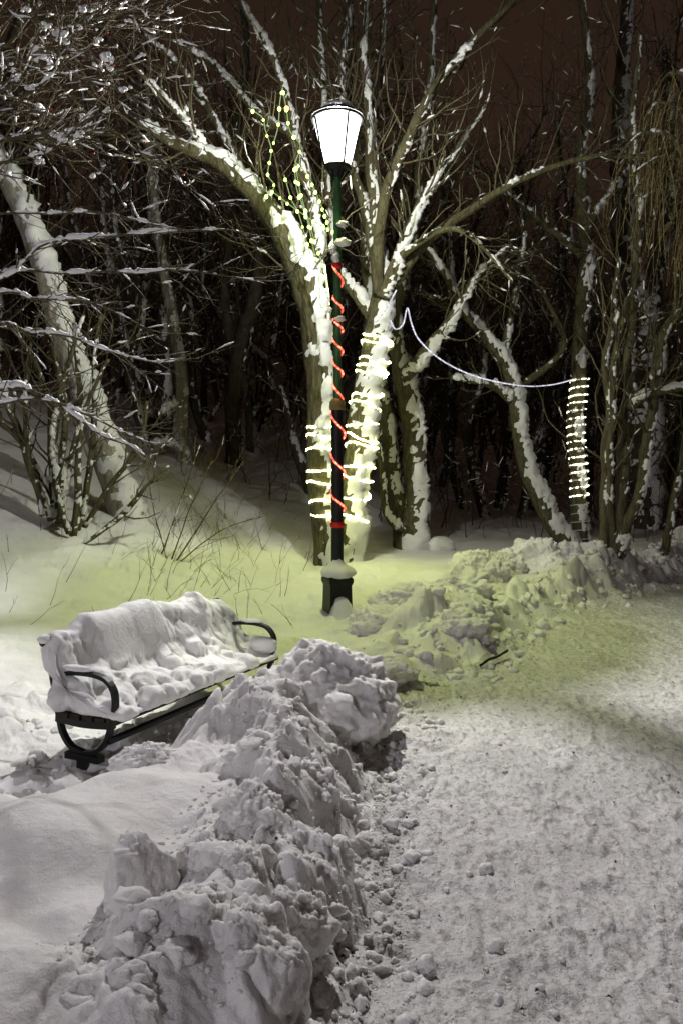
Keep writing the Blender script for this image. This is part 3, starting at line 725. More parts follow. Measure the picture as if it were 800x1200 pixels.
class Tree:
    def __init__(self, seed): self.trunk = MB(); self.crown = MB(); self.snow = MB(); self.rs = np.random.default_rng(seed); self.seed = seed
    def blob(self, p, t, L, r):
        """a little cushion of snow lying along a twig"""
        rs = self.rs; m = 5
        k = np.linspace(-0.5, 0.5, m)
        pts = p[None, :] + t[None, :] * (k * L)[:, None] + np.array([0, 0, r * 0.75])
        pts = pts + rs.normal(0, r * 0.18, (m, 3))
        rad = r * np.array([0.35, 0.85, 1.05, 0.9, 0.35]) * rs.uniform(0.75, 1.25, m)
        self.snow.tube(pts, rad, 6)
    def limb(self, pts, rad, step=0.07, cover=0.7, sides=12, noise=0.10, snow_r=0.8, wind=WIND):
        c = catmull(np.column_stack([pts, rad]), step)
        p, r = c[:, :3], c[:, 3]
        wob = np.stack([fbm3(p * 2.2 + 5 * k, 2, self.seed + k) for k in range(3)], -1)
        p = p + wob * np.maximum(r * 0.22, np.minimum(r * 2.2, 0.035))[:, None]
        self.trunk.tube(p, r, sides, noise, 5.0, self.seed)
        if cover > 0: self.strip(p, r, cover, snow_r, wind)
        return p, r
    def strip(self, p, r, cover, snow_r=0.8, wind=WIND):
        t = np.gradient(p, axis=0); t /= np.linalg.norm(t, axis=1, keepdims=True) + 1e-9
        w = wind + np.array([0, 0, 1.0]) * (1 - np.abs(t[:, 2:3])) * 1.3
        w = w - t * np.sum(w * t, axis=1, keepdims=True); w /= np.linalg.norm(w, axis=1, keepdims=True) + 1e-9
        # ragged crust: a thin shell over the bark, thick on the windward and upper side
        dl = np.concatenate([[0], np.cumsum(np.linalg.norm(np.diff(p, axis=0), axis=1))])
        rm = float(np.mean(r)); n = 22 if rm > 0.06 else (14 if rm > 0.02 else 9)
        m = max(6, int(dl[-1] / min(max(rm * 0.45, 0.022), 0.06))); s = np.linspace(0, dl[-1], m)
        pp = np.stack([np.interp(s, dl, p[:, k]) for k in range(3)], -1)
        ww = np.stack([np.interp(s, dl, w[:, k]) for k in range(3)], -1); rr = np.interp(s, dl, r)
        tt = np.gradient(pp, axis=0); tt /= np.linalg.norm(tt, axis=1, keepdims=True) + 1e-9
        ww = ww - tt * np.sum(ww * tt, axis=1, keepdims=True); ww /= np.linalg.norm(ww, axis=1, keepdims=True) + 1e-9
        b2 = np.cross(tt, ww); th = np.arange(n) * 2 * math.pi / n
        ring = ww[:, None, :] * np.cos(th)[None, :, None] + b2[:, None, :] * np.sin(th)[None, :, None]
        q = (pp[:, None, :] + ring * rr[:, None, None]).reshape(-1, 3)
        f = 6.0 if rm > 0.05 else 5.0
        n1 = fbm3(q * np.array([f, f, f * 0.6]), 3, self.seed + 3).reshape(m, n)
        n2 = fbm3(q * 24, 3, self.seed + 4).reshape(m, n)
        gap = fbm3(pp * 1.7 + 31, 2, self.seed + 5)[:, None]
        side = np.cos(th)[None, :]
        amt = (side + (cover * 1.5 - 1.80) + 1.3 * n1 + 1.1 * n2 + 1.2 * gap * (1.15 - cover))
        flat = (1 - np.abs(tt[:, 2]))[:, None]
        H = np.minimum(rr[:, None] * (0.30 + 0.6 * flat) + 0.010, 0.07) * snow_r / 0.8
        thick = H * np.clip(amt * 1.1, -0.35, 1.0)**1 * (1 + 0.7 * n2 + 0.5 * n1)
        edge = np.minimum(np.arange(m), np.arange(m)[::-1])[:, None] / 3.0
        thick = np.where(edge < 1, np.minimum(thick, H * (edge - 0.4)), thick)
        R = rr[:, None] * 1.02 + np.maximum(thick, -0.12 * rr[:, None])
        V = (pp[:, None, :] + ring * R[:, :, None]).reshape(-1, 3)
        i = np.arange(m - 1)[:, None] * n; j = np.arange(n)[None, :]; k = (j + 1) % n
        Q = np.stack([i + j, i + k, i + n + k, i + n + j], -1).reshape(-1, 4)
        keep = (thick.reshape(-1)[Q] > 0).any(axis=1)
        Q = Q[keep]
        if len(Q):
            idx, inv = np.unique(Q, return_inverse=True)
            self.snow.add(V[idx], inv.reshape(-1, 4))
    def grow(self, p, d, L, r, lvl, maxl, dens=2.2, up=0.10, wander=0.2, snow=0.5, spread=(0.5, 1.0), sides=4):
        rs = self.rs
        n = int(min(9, max(4, L / 0.13)))
        pts = np.empty((n, 3)); pts[0] = p; dd = unit(d); dirs = [dd]
        for i in range(1, n):
            dd = unit(dd + rs.normal(0, wander, 3) + np.array([0, 0, up]) * 0.5)
            pts[i] = pts[i - 1] + dd * (L / (n - 1)); dirs.append(dd)
        rad = r * np.linspace(1, 0.35, n)
        self.crown.tube(pts, rad, 3 if (lvl >= maxl or r < 0.006) else sides)
        if snow > 0:
            for i in range(n - 1):
                if rs.random() < snow * (0.25 + 0.75 * (1 - abs(dirs[i][2]))):
                    R = max(rad[i] * 1.25, 0.0075) * rs.uniform(0.7, 1.5)
                    self.blob((pts[i] + pts[i + 1]) / 2, unit(pts[i + 1] - pts[i]), min(L / (n - 1) * rs.uniform(0.5, 1.3), 0.32), R)
        if lvl < maxl:
            k = max(1, int(L * dens * rs.uniform(0.7, 1.3)))
            for c in range(k):
                f = rs.uniform(0.15, 0.97); i = int(f * (n - 1)); q = pts[i] + (pts[min(i + 1, n - 1)] - pts[i]) * (f * (n - 1) - i)
                perp = unit(np.cross(dirs[i], rs.normal(size=3)))
                ang = rs.uniform(*spread)
                nd = dirs[i] * math.cos(ang) + perp * math.sin(ang)
                self.grow(q, nd, L * rs.uniform(0.35, 0.7) * (1 - 0.35 * f), max(rad[i] * 0.5, 0.0026), lvl + 1, maxl, dens * 1.25, up, wander * 1.1, snow, spread, sides)
    def sprout(self, p, r, count, L, maxl=3, tmin=0.3, up=0.25, snow=0.4, dens=2.0, rf=0.35, out=None, wander=0.2):
        """boughs springing from a limb"""
        rs = self.rs
        for c in range(count):
            i = int(rs.uniform(tmin, 0.99) * (len(p) - 1)); t = unit(p[min(i + 1, len(p) - 1)] - p[max(i - 1, 0)])
            perp = unit(np.cross(t, rs.normal(size=3)))
            if out is not None: perp = unit(perp + np.asarray(out))
            a = rs.uniform(0.6, 1.15)
            self.grow(p[i], t * math.cos(a) + perp * math.sin(a), L * rs.uniform(0.55, 1.25), min(max(r[i] * rf, 0.005), 0.02), 1, maxl, dens, up, wander, snow * 0.36)
    def finish(self, name, label, cat, loc, group=None, bark='bark', twig='twig', sname='snow'):
        o = thing(name, label, cat, loc, group)
        if not self.trunk.empty(): self.trunk.build('trunk', M[bark], o)
        if not self.crown.empty(): self.crown.build('crown', M[twig], o)
        if not self.snow.empty(): tag(self.snow.build(sname, M['tsnow'], o), kind='stuff')
        return o

def limb_px(T, rows, Y, dY=0.0, **kw):
    """rows of (photo x, photo y, width in photo px); the limb drifts dY metres in depth to its tip"""
    m = len(rows); pts = []; rad = []
    for i, (px, py, w) in enumerate(rows):
        yy = Y + dY * i / max(1, m - 1)
        pts.append(P(px, py, yy)); rad.append(w * 0.5 * yy / F)
    return T.limb(np.array(pts), np.array(rad), **kw)

def gY(px, py): return hit(px, py)[1]

# --- tree behind the lamp, arching to the left
Y1 = 12.2
T = Tree(101)
p, r = limb_px(T, [(383, 690, 34), (383, 640, 30), (374, 560, 31), (376, 480, 31), (370, 400, 33), (357, 330, 33), (333, 275, 30), (292, 218, 25), (245, 184, 19), (200, 165, 14), (160, 140, 9)], Y1, -0.6, cover=0.78, snow_r=0.7, wind=np.array([0.9, -0.35, 0.3]))
T.sprout(p, r, 28, 1.5, 3, 0.55, snow=0.55, dens=2.2)
TRUNK1 = (p, r)
p, r = limb_px(T, [(360, 340, 20), (372, 285, 16), (362, 225, 14), (347, 165, 12), (333, 100, 10), (305, 40, 8), (270, -20, 6)], Y1 + 0.2, 0.4, cover=0.8)
T.sprout(p, r, 22, 1.7, 3, 0.2, snow=0.5)
p, r = limb_px(T, [(245, 184, 11), (215, 140, 9), (185, 105, 7), (150, 70, 4)], Y1 - 0.4, -0.6, cover=0.75); T.sprout(p, r, 16, 1.2, 3, 0.1, snow=0.6)
p, r = limb_px(T, [(292, 218, 12), (255, 150, 9), (225, 95, 8), (170, 40, 5)], Y1 - 0.2, 0.5, cover=0.75); T.sprout(p, r, 9, 1.3, 3, 0.1, snow=0.6)
p, r = limb_px(T, [(345, 158, 10), (300, 130, 8), (255, 80, 7), (200, 48, 5)], Y1 + 0.4, 0.5, cover=0.85); T.sprout(p, r, 8, 1.2, 3, 0.1, snow=0.6)
T.finish('tree', 'snow plastered tree close behind the lamp, its trunk arching up to the left', 'tree', P(383, 680, Y1))

# --- light-wrapped tree just right of the lamp
Y2 = 12.6
T = Tree(102)
TR2 = [(405, 690, 36), (408, 640, 34), (413, 590, 33), (420, 520, 32), (430, 450, 31), (441, 390, 30), (447, 345, 24), (441, 285, 17), (437, 225, 14), (432, 150, 11), (425, 60, 9), (430, -30, 7)]
p, r = limb_px(T, TR2, Y2, 0.5, cover=0.8, snow_r=0.72); TRUNK2 = (p, r)
T.sprout(p, r, 22, 1.8, 3, 0.5, snow=0.45)
p, r = limb_px(T, [(447, 350, 18), (466, 305, 15), (485, 255, 12), (512, 205, 9), (545, 160, 6), (570, 120, 4)], Y2 + 0.1, -0.3, cover=0.8); T.sprout(p, r, 22, 1.3, 3, 0.2, snow=0.5)
p, r = limb_px(T, [(442, 345, 13), (443, 290, 13), (450, 235, 13), (470, 180, 12), (500, 120, 11), (540, 60, 9), (590, 10, 7), (640, -40, 5)], Y2 + 0.1, -1.2, cover=0.12); T.sprout(p, r, 24, 1.7, 3, 0.25, snow=0.22)
p, r = limb_px(T, [(452, 345, 13), (500, 285, 12), (560, 240, 10), (620, 207, 8), (690, 184, 6), (760, 182, 6), (830, 150, 4)], Y2 + 0.2, -0.9, cover=0.15); T.sprout(p, r, 24, 1.4, 3, 0.2, snow=0.25)
p, r = limb_px(T, [(440, 300, 13), (425, 235, 12), (412, 190, 9), (400, 100, 8), (408, 0, 7)], Y2 + 0.3, 0.4, cover=0.8); T.sprout(p, r, 18, 1.5, 3, 0.3, snow=0.4)
p, r = limb_px(T, [(438, 375, 16), (418, 345, 14), (398, 318, 11), (385, 240, 8), (378, 120, 8), (374, 0, 7)], Y2 + 0.35, 0.6, cover=0.85); T.sprout(p, r, 18, 1.3, 3, 0.35, snow=0.4)
p, r = limb_px(T, [(470, 300, 9), (520, 270, 7), (560, 285, 5), (600, 330, 3)], Y2 - 0.1, -0.7, cover=0.4); T.sprout(p, r, 18, 0.9, 3, 0.1, snow=0.35, up=-0.1)
T.finish('tree', 'snowy tree right of the lamp whose trunk is wound with glowing white rope lights', 'tree', P(406, 680, Y2))

# --- double-stemmed tree further right
x3, Y3 = hit(480, 642)
T = Tree(103)
p, r = limb_px(T, [(480, 655, 42), (482, 625, 40), (488, 590, 27), (484, 530, 27), (477, 470, 26), (472, 432, 24), (462, 385, 17), (470, 330, 15), (486, 260, 12), (494, 170, 10), (505, 60, 8), (510, -20, 6)], Y3, 0.6, cover=0.6, snow_r=0.72); T.sprout(p, r, 22, 1.9, 3, 0.4, snow=0.4)
p, r = limb_px(T, [(476, 645, 26), (465, 590, 21), (455, 520, 19), (447, 460, 18), (437, 380, 15), (428, 300, 13), (432, 180, 10), (445, 80, 8), (450, -20, 6)], Y3 + 0.15, 0.8, cover=0.55, snow_r=0.6); T.sprout(p, r, 18, 1.9, 3, 0.4, snow=0.4)
p, r = limb_px(T, [(474, 440, 19), (488, 425, 17), (508, 402, 14), (527, 375, 12), (545, 340, 9), (570, 310, 6), (600, 285, 4)], Y3 - 0.05, -1.0, cover=0.85); T.sprout(p, r, 24, 1.1, 3, 0.25, snow=0.4, up=0.05)
p, r = limb_px(T, [(476, 622, 11), (461, 612, 10), (450, 592, 9), (445, 545, 8), (437, 500, 6), (430, 470, 4)], Y3 - 0.2, -0.2, cover=0.6); T.sprout(p, r, 5, 0.7, 3, 0.4)
v, t = ICO[3]
T.snow.add(v * (1 + 0.2 * fbm3(v * 2, 3, 3))[:, None] * np.array([0.28, 0.25, 0.2]) + np.array([x3 + 0.55, Y3 - 0.1, hz(x3 + 0.55, Y3 - 0.1) + 0.05]), None, t)
T.finish('tree', 'dark double-stemmed tree standing behind and right of the light-wrapped trunk', 'tree', (x3, Y3, hz(x3, Y3)))

# --- leaning tree
x4, Y4 = hit(668, 640)
T = Tree(104)
p, r = limb_px(T, [(672, 650, 28), (662, 636, 26), (640, 600, 21), (616, 545, 19), (606, 490, 18), (601, 450, 18), (585, 415, 17), (560, 385, 12), (540, 360, 11), (520, 320, 8), (495, 285, 5)], Y4, -0.4, cover=1.0, snow_r=0.8, wind=np.array([0.9, -0.3, 0.3])); T.sprout(p, r, 24, 1.2, 3, 0.5, snow=0.45)
p, r = limb_px(T, [(590, 420, 11), (597, 380, 9), (604, 330, 7), (614, 270, 5)], Y4 - 0.2, 0.3, cover=0.6); T.sprout(p, r, 9, 1.1, 3, 0.2, snow=0.4)
p, r = limb_px(T, [(598, 470, 12), (582, 456, 10), (560, 448, 8), (528, 442, 5)], Y4 - 0.2, -0.4, cover=0.95); T.sprout(p, r, 5, 0.8, 3, 0.3, snow=0.5)
p, r = limb_px(T, [(602, 455, 9), (640, 430, 8), (660, 400, 6), (640, 350, 5), (600, 290, 4)], Y4, -0.8, cover=0.25); T.sprout(p, r, 10, 1.1, 3, 0.2, snow=0.3)
T.finish('tree', 'bent tree leaning left under the hanging light cable, snow along its upper side', 'tree', (x4, Y4, hz(x4, Y4)))

# --- tree wound with lights at the far side of the path
Y5 = Y4 + 0.35
T = Tree(105)
TR5 = [(681, 650, 23), (678, 620, 20), (677, 560, 18), (673, 500, 18), (677, 440, 18), (680, 380, 18), (686, 320, 17), (684, 250, 16), (680, 180, 12), (690, 100, 10), (680, 0, 8), (676, -40, 6)]
p, r = limb_px(T, TR5, Y5, 0.2, cover=0.55, snow_r=0.6); TRUNK5 = (p, r)
T.sprout(p, r, 24, 2.1, 3, 0.35, snow=0.25)
p, r = limb_px(T, [(687, 270, 11), (705, 235, 9), (735, 195, 7), (770, 170, 5)], Y5, 0.4, cover=0.5); T.sprout(p, r, 16, 1.6, 3, 0.1, snow=0.255)
p, r = limb_px(T, [(681, 300, 10), (640, 265, 8), (590, 225, 6), (540, 200, 4)], Y5, 0.5, cover=0.3); T.sprout(p, r, 16, 1.6, 3, 0.1, snow=0.25)
T.finish('tree', 'straight slim tree with evenly spaced white light coils on its lower trunk', 'tree', P(679, 645, Y5))

# --- many-stemmed tree at the right
x6, Y6 = hit(722, 645)
T = Tree(106)
for rows, dy, cv in (([(706, 652, 13), (707, 600, 11), (708, 540, 10), (712, 480, 9), (709, 430, 8), (716, 370, 7), (725, 300, 5)], 0.1, 0.55),
               ([(720, 655, 18), (725, 600, 17), (731, 540, 16), (735, 470, 15), (739, 400, 13), (742, 340, 11), (748, 250, 9), (740, 150, 7), (750, 40, 5)], 0.5, 0.45),
               ([(716, 650, 11), (713, 560, 9), (716, 500, 8), (719, 420, 7), (735, 350, 5)], -0.1, 0.4),
               ([(724, 652, 16), (733, 615, 14), (748, 580, 13), (756, 530, 13), (766, 470, 12), (772, 430, 11), (775, 400, 12), (790, 372, 10), (815, 350, 8)], -0.3, 0.55),
               ([(738, 478, 10), (752, 467, 10), (775, 459, 9), (815, 455, 7)], -0.4, 0.9)):
    p, r = limb_px(T, rows, Y6, dy, cover=cv, snow_r=0.66); T.sprout(p, r, 14, 1.6, 3, 0.3, snow=0.35)
T.finish('tree', 'many-stemmed tree with bent stems rising from the ridge at the right edge', 'tree', (x6, Y6, hz(x6, Y6)))
x, Y = hit(758, 618); T = Tree(107)
p, r = limb_px(T, [(757, 630, 58), (754, 600, 46), (752, 540, 42), (756, 470, 40), (748, 380, 34), (730, 280, 26), (725, 160, 20), (735, 0, 14)], Y, 0.4, cover=0.6, snow_r=0.75); T.sprout(p, r, 26, 3.0, 3, 0.35, snow=0.25)
p, r = limb_px(T, [(752, 400, 22), (772, 300, 18), (782, 200, 14), (780, 60, 10)], Y, 0.5, cover=0.5); T.sprout(p, r, 18, 2.6, 3, 0.2, snow=0.2)
T.finish('tree', 'broad old trunk with a snow filled fork, in the dark behind the many-stemmed tree', 'tree', (x, Y, hz(x, Y)), bark='dark_bark')
x, Y = hit(779, 645); T = Tree(108)
p, r = limb_px(T, [(778, 655, 10), (784, 610, 9), (795, 560, 8), (805, 500, 7), (820, 420, 5)], Y, 0.3, cover=0.6); T.sprout(p, r, 7, 1.2, 3, 0.3)
T.finish('sapling', 'thin slanting sapling at the right edge of the picture beyond the ridge', 'sapling', (x, Y, hz(x, Y)))

# --- leaning pale trunk on the left slope
x7, Y7 = hit(150, 606)
T = Tree(109)
p, r = limb_px(T, [(158, 628, 46), (148, 600, 40), (128, 545, 36), (108, 485, 34), (90, 435, 32), (74, 385, 30), (58, 330, 29), (38, 275, 28), (14, 215, 26), (-12, 165, 24), (-40, 100, 20)], Y7, -0.3, cover=0.82, snow_r=0.74, wind=np.array([0.85, -0.45, 0.3]), noise=0.08)
T.sprout(p, r, 12, 1.5, 3, 0.25, snow=0.4, out=(0.5, -0.6, 0))
T.finish('tree', 'thick pale trunk leaning to the left on the snowy slope behind the bench', 'tree', (x7, Y7, hz(x7, Y7)), bark='birch')

# --- slimmer trees on the slope
for k, (bx, by, rows, lab) in enumerate((
    (217, 542, [(217, 550, 20), (212, 500, 17), (214, 450, 15), (208, 400, 14), (199, 350, 13), (187, 280, 11), (178, 210, 9), (174, 120, 7), (182, 20, 5)], 'slender crooked tree on the slope, snow bough at its foot'),
    (196, 520, [(198, 530, 13), (196, 480, 12), (192, 400, 11), (190, 320, 9), (182, 220, 8), (180, 100, 6)], 'straight thin dark tree close beside the slender crooked one'),
    (184, 505, [(186, 512, 16), (172, 470, 14), (150, 425, 13), (128, 385, 12), (108, 340, 10), (85, 260, 8), (70, 160, 6)], 'thin tree on the slope leaning left between the pale trunk and the crooked tree'),
    (366, 580, [(368, 586, 16), (355, 545, 13), (345, 520, 10), (338, 490, 8), (328, 450, 6)], 'short snow streaked sapling left of the arching tree'),
    (172, 512, [(174, 520, 12), (160, 470, 11), (152, 430, 10), (140, 360, 9), (122, 270, 8), (118, 150, 6)], 'dark thin tree just behind the thick pale trunk'))):
    x, Y = hit(bx, by); T = Tree(120 + k)
    p, r = limb_px(T, rows, Y, 0.4, cover=0.45, snow_r=0.6, noise=0.1); T.sprout(p, r, 24 if k != 3 else 6, 2.2 if k != 3 else 0.9, 2, 0.25, snow=0.3)
    if k == 0:
        q, rr = limb_px(T, [(216, 530, 7), (200, 521, 8), (186, 520, 6), (172, 523, 4)], Y - 0.3, -0.2, cover=1.0, snow_r=1.3)
        q, rr = limb_px(T, [(210, 470, 7), (196, 478, 8), (188, 485, 5)], Y - 0.3, -0.2, cover=1.0, snow_r=1.3)
    T.finish('tree' if k != 3 else 'sapling', lab, 'tree' if k != 3 else 'sapling', (x, Y, hz(x, Y)), bark='dark_bark' if k else 'birch')

# --- multi-stemmed shrub at the left
x8, Y8 = hit(85, 625); T = Tree(140)
for rows in ([(62, 610, 9), (60, 540, 8), (58, 470, 7), (40, 420, 6), (15, 380, 4)], [(70, 615, 10), (72, 550, 9), (78, 490, 8), (70, 440, 7), (60, 400, 5)], [(84, 632, 10), (92, 575, 9), (95, 510, 8), (92, 450, 7), (88, 380, 5)],
             [(50, 605, 9), (40, 560, 8), (20, 500, 8), (0, 450, 7), (-20, 400, 6)], [(88, 628, 9), (105, 560, 8), (112, 490, 7), (110, 430, 5), (118, 370, 4)], [(76, 620, 8), (50, 560, 7), (28, 520, 7), (-5, 490, 6)],
             [(80, 625, 8), (66, 580, 8), (62, 500, 7), (80, 430, 6), (100, 370, 4)], [(58, 612, 8), (36, 540, 7), (30, 470, 6), (38, 400, 4)], [(90, 630, 7), (128, 570, 6), (165, 520, 5), (172, 470, 4)],
             [(66, 615, 6), (84, 540, 6), (100, 480, 5), (128, 420, 4)]):
    p, r = limb_px(T, rows, Y8 + T.rs.uniform(-0.3, 0.3), T.rs.uniform(-0.4, 0.1), cover=0.3, sides=8, snow_r=0.75); T.sprout(p, r, 9, 0.8, 3, 0.25, snow=0.45)
T.finish('shrub', 'bushy leafless shrub of many upright stems left of the thick pale trunk', 'shrub', (x8, Y8, hz(x8, Y8)))

# --- near boughs reaching in from the left: a tree standing just outside the picture
T = Tree(150); YN = 7.4
tx, ty = -4.6, 7.6; tz = hz(tx, ty)
T.limb(np.array([[tx, ty, tz - 0.2], [tx + 0.08, ty, tz + 1.5], [tx - 0.05, ty, tz + 3.2], [tx + 0.1, ty - 0.1, tz + 5.0], [tx + 0.3, ty - 0.2, tz + 7.5]]), np.array([0.2, 0.17, 0.15, 0.12, 0.06]), cover=0.6)
def bough(rows, sn=0.9, n=9, L=0.5, dY=-0.5, up=0.12, maxl=2, cov=0.6, out=(0.6, 0, 0), Y=YN, dens=3.2, tsn=0.16):
    first = np.array([tx, ty, P(*rows[0][:2], Y)[2] - 0.25])
    pts = [first] + [P(a, b, Y + dY * i / len(rows)) for i, (a, b, w) in enumerate(rows)]
    rad = [rows[0][2] * 0.42 * Y / F] + [w * 0.30 * Y / F for a, b, w in rows]
    p, r = T.limb(np.array(pts), np.array(rad), step=0.06, cover=cov, sides=7, snow_r=sn)
    T.sprout(p, r, int(n * 1.8), L * 1.15, maxl, 0.38, up=up, snow=tsn * 1.8, dens=dens, rf=0.5, out=out)
bough([(-5, 330, 7), (25, 308, 6), (55, 284, 6), (130, 277, 5), (200, 272, 4), (268, 268, 2.5)], n=12, cov=0.85)
bough([(20, 318, 5), (90, 322, 5), (130, 320, 5), (200, 318, 4), (260, 322, 3), (312, 332, 2)], n=14, cov=0.85)
bough([(-5, 345, 7), (40, 349, 6), (95, 352, 5), (150, 372, 3), (190, 398, 2)], n=10, cov=0.7)
bough([(-5, 382, 9), (30, 388, 8), (75, 392, 6), (120, 408, 4), (190, 425, 3), (240, 408, 2)], n=12, cov=0.8)
bough([(-5, 455, 9), (50, 465, 8), (85, 485, 7), (115, 508, 6), (150, 520, 5), (172, 535, 3)], n=9, cov=0.95)
bough([(-5, 475, 7), (60, 472, 6), (110, 490, 4), (190, 525, 3)], n=8, cov=0.8)
bough([(-5, 252, 5), (60, 252, 4), (115, 248, 4), (170, 262, 3), (215, 270, 2)], n=9, cov=0.6)
bough([(-5, 165, 9), (40, 160, 8), (80, 160, 6), (125, 150, 5), (160, 175, 4), (192, 190, 3), (216, 218, 2)], n=20, L=0.7, cov=0.7, tsn=0.3)
bough([(-5, 195, 8), (20, 188, 6), (60, 178, 5), (100, 140, 4), (140, 132, 3), (190, 150, 2)], n=14, cov=0.5, tsn=0.3)
bough([(-5, 130, 8), (30, 110, 7), (60, 85, 6), (72, 40, 5), (74, -20, 4)], n=18, L=0.8, cov=0.35, tsn=0.3)
bough([(-5, 105, 7), (40, 62, 6), (75, 62, 5), (110, 72, 5), (130, 88, 4)], n=16, L=0.8, cov=0.6, tsn=0.3)
bough([(-5, 60, 7), (40, 20, 6), (90, -10, 5)], n=18, L=1.0, cov=0.3, tsn=0.28)
bough([(-5, 20, 7), (80, 30, 6), (140, 15, 5), (200, 30, 3)], n=18, L=1.0, cov=0.4, tsn=0.28)
cv = np.concatenate(T.crown.v); qx = 400 + F * cv[:, 0] / cv[:, 1]; qy = 560 - F * (cv[:, 2] - CAM_H) / cv[:, 1]
ok = np.where((qx > 0) & (qx < 245) & (qy > 0) & (qy < 230) & (T.rs.random(len(cv)) > qx / 330))[0]
for k in T.rs.choice(ok, 75, replace=False):          # fat cushions of snow caught in the twigs
    R = T.rs.uniform(0.012, 0.034) * (1 if T.rs.random() < 0.5 else 0.6)
    for c in range(4):
        v, t = ICO[2]; v = v * (1 + 0.35 * fbm3(v * 1.8 + float(k) + c, 2, 5))[:, None]
        T.snow.add(v * R * T.rs.uniform(0.5, 1.0) * np.array([1.15, 1.0, 0.85]) + cv[k] + np.array([T.rs.normal(0, R * 0.9), T.rs.normal(0, R * 0.5), R * (0.3 + T.rs.normal(0, 0.45))]), None, t)
near_tree = T.finish('berry_tree', 'leafless tree at the left edge, snowy twigs with a few red berries reaching in', 'tree', (tx, ty, tz), twig='twig')
v, t = ICO[1]
for px, py in ((25, 5), (126, 38), (131, 73), (133, 77), (128, 75), (124, 107), (170, 167), (222, 148), (223, 142), (233, 160), (60, 128), (215, 205), (190, 188), (110, 180)):
    mb = MB(); mb.add(v * 0.012 + P(px, py, YN - 0.2), None, t); mb.build('berry', M['berry'], near_tree)

# --- weeping golden twigs hanging in at the right
T = Tree(160); x9, Y9 = 6.6, 11.5; z9 = hz(x9, Y9)
T.limb(np.array([[x9, Y9, z9 - 0.2], [x9 - 0.1, Y9, z9 + 2], [x9, Y9, z9 + 4.5], [x9 - 0.2, Y9, z9 + 8]]), np.array([0.22, 0.2, 0.16, 0.1]), cover=0.5)
for rows in ([(820, 210, 8), (790, 165, 6), (760, 155, 5), (735, 170, 3), (722, 190, 2)], [(820, 150, 8), (795, 125, 6), (770, 120, 4), (755, 140, 3)], [(825, 215, 7), (800, 190, 5), (770, 185, 4), (745, 200, 2)], [(820, 95, 7), (790, 85, 5), (775, 95, 3)], [(825, 255, 6), (800, 235, 5), (785, 240, 3)]):
    pts = np.array([[x9, Y9, P(*rows[0][:2], 10.8)[2] - 0.4]] + [P(a, b, 10.9) for a, b, w in rows]); rad = np.array([0.06] + [w * 0.5 * 10.9 / F for a, b, w in rows])
    p, r = T.limb(pts, rad, cover=0.25, sides=6)
    for k in range(44):
        i = int(T.rs.uniform(0.3, 0.99) * (len(p) - 1)); L = T.rs.uniform(0.5, 1.9)
        m = 12; q = np.zeros((m, 3)); q[0] = p[i] + T.rs.normal(0, 0.15, 3) * np.array([1, 1, 0.3]); dd = np.array([T.rs.normal(-0.3, 0.35), T.rs.normal(0, 0.35), -0.35])
        for a in range(1, m):
            dd = unit(dd + np.array([T.rs.normal(0, 0.08), T.rs.normal(0, 0.08), -0.28])); q[a] = q[a - 1] + dd * L / m
        T.crown.tube(q, np.linspace(0.007, 0.003, m), 3)
        for a in range(2, m):
            if T.rs.random() < 0.75:
                T.crown.tube(np.array([q[a], q[a] + np.array([T.rs.normal(0, 0.018), T.rs.normal(0, 0.018), -T.rs.uniform(0.02, 0.05)])]), np.array([0.006, 0.002]), 3)
T.finish('weeping_tree', 'weeping tree at the upper right with golden twigs hanging down', 'tree', (x9, Y9, z9), twig='gold_twig')

# ------------------------------------------------------------------ trees of the wood behind
def bg_proto(seed, Hh, r0, lean, nb, snow=0.25, maxl=2):
    T = Tree(seed); rs = T.rs
    pts = [np.array([0, 0, -0.5])]; m = 7
    for i in range(1, m):
        pts.append(np.array([lean * i / m * Hh * 0.32 + rs.normal(0, 0.34), rs.normal(0, 0.3), Hh * i / (m - 1)]))
    rad = r0 * np.linspace(1.15, 0.18, m)
    p, r = T.limb(np.array(pts), rad, step=0.16, cover=0.42, sides=8, snow_r=0.62)
    if rs.random() < 0.7:
        i = int(len(p) * rs.uniform(0.2, 0.4)); a = rs.choice([-1, 1])
        q = np.array([p[i] + np.array([a * 0.22 * k**1.0 * Hh * 0.12, rs.normal(0, 0.1), k * Hh * 0.15]) for k in range(5)])
        q, qr = T.limb(q, r[i] * np.linspace(0.8, 0.15, 5), step=0.16, cover=0.4, sides=7, snow_r=0.62)
        T.sprout(q, qr, nb // 2, 2.4, maxl, 0.15, up=0.3, snow=snow, dens=1.5, rf=0.45)
    T.sprout(p, r, nb, 2.6, 3, 0.12, up=0.12, snow=snow, dens=1.7, rf=0.5, wander=0.26)
    return T
PROTO = []
for k, (Hh, r0, lean) in enumerate(((11, 0.15, 0.3), (13, 0.19, -0.3), (9, 0.09, 0.5), (12, 0.13, -0.7), (10, 0.11, 0.1))):
    T = bg_proto(200 + k, Hh, r0, lean, 40, 0.45)
    o = T.finish('woodland_tree', None, None, (0, 0, 0), bark='dark_bark')
    PROTO.append(o)
spots = []
rs = np.random.default_rng(99)
cand = 0
while len(spots) < 60 and cand < 6000:
    cand += 1
    Y = 18 + 24 * rs.random()**1.15; px = rs.uniform(-110, 910)
    X = (px - 400) * Y / F
    if path_left(Y) < X + 0.8 : continue
    if any((X - a)**2 + (Y - b)**2 < 1.1 for a, b in spots): continue
    spots.append((X, Y))
LABEL = 'bare snow flecked tree in the dark wood behind the lit trees'
used = set()
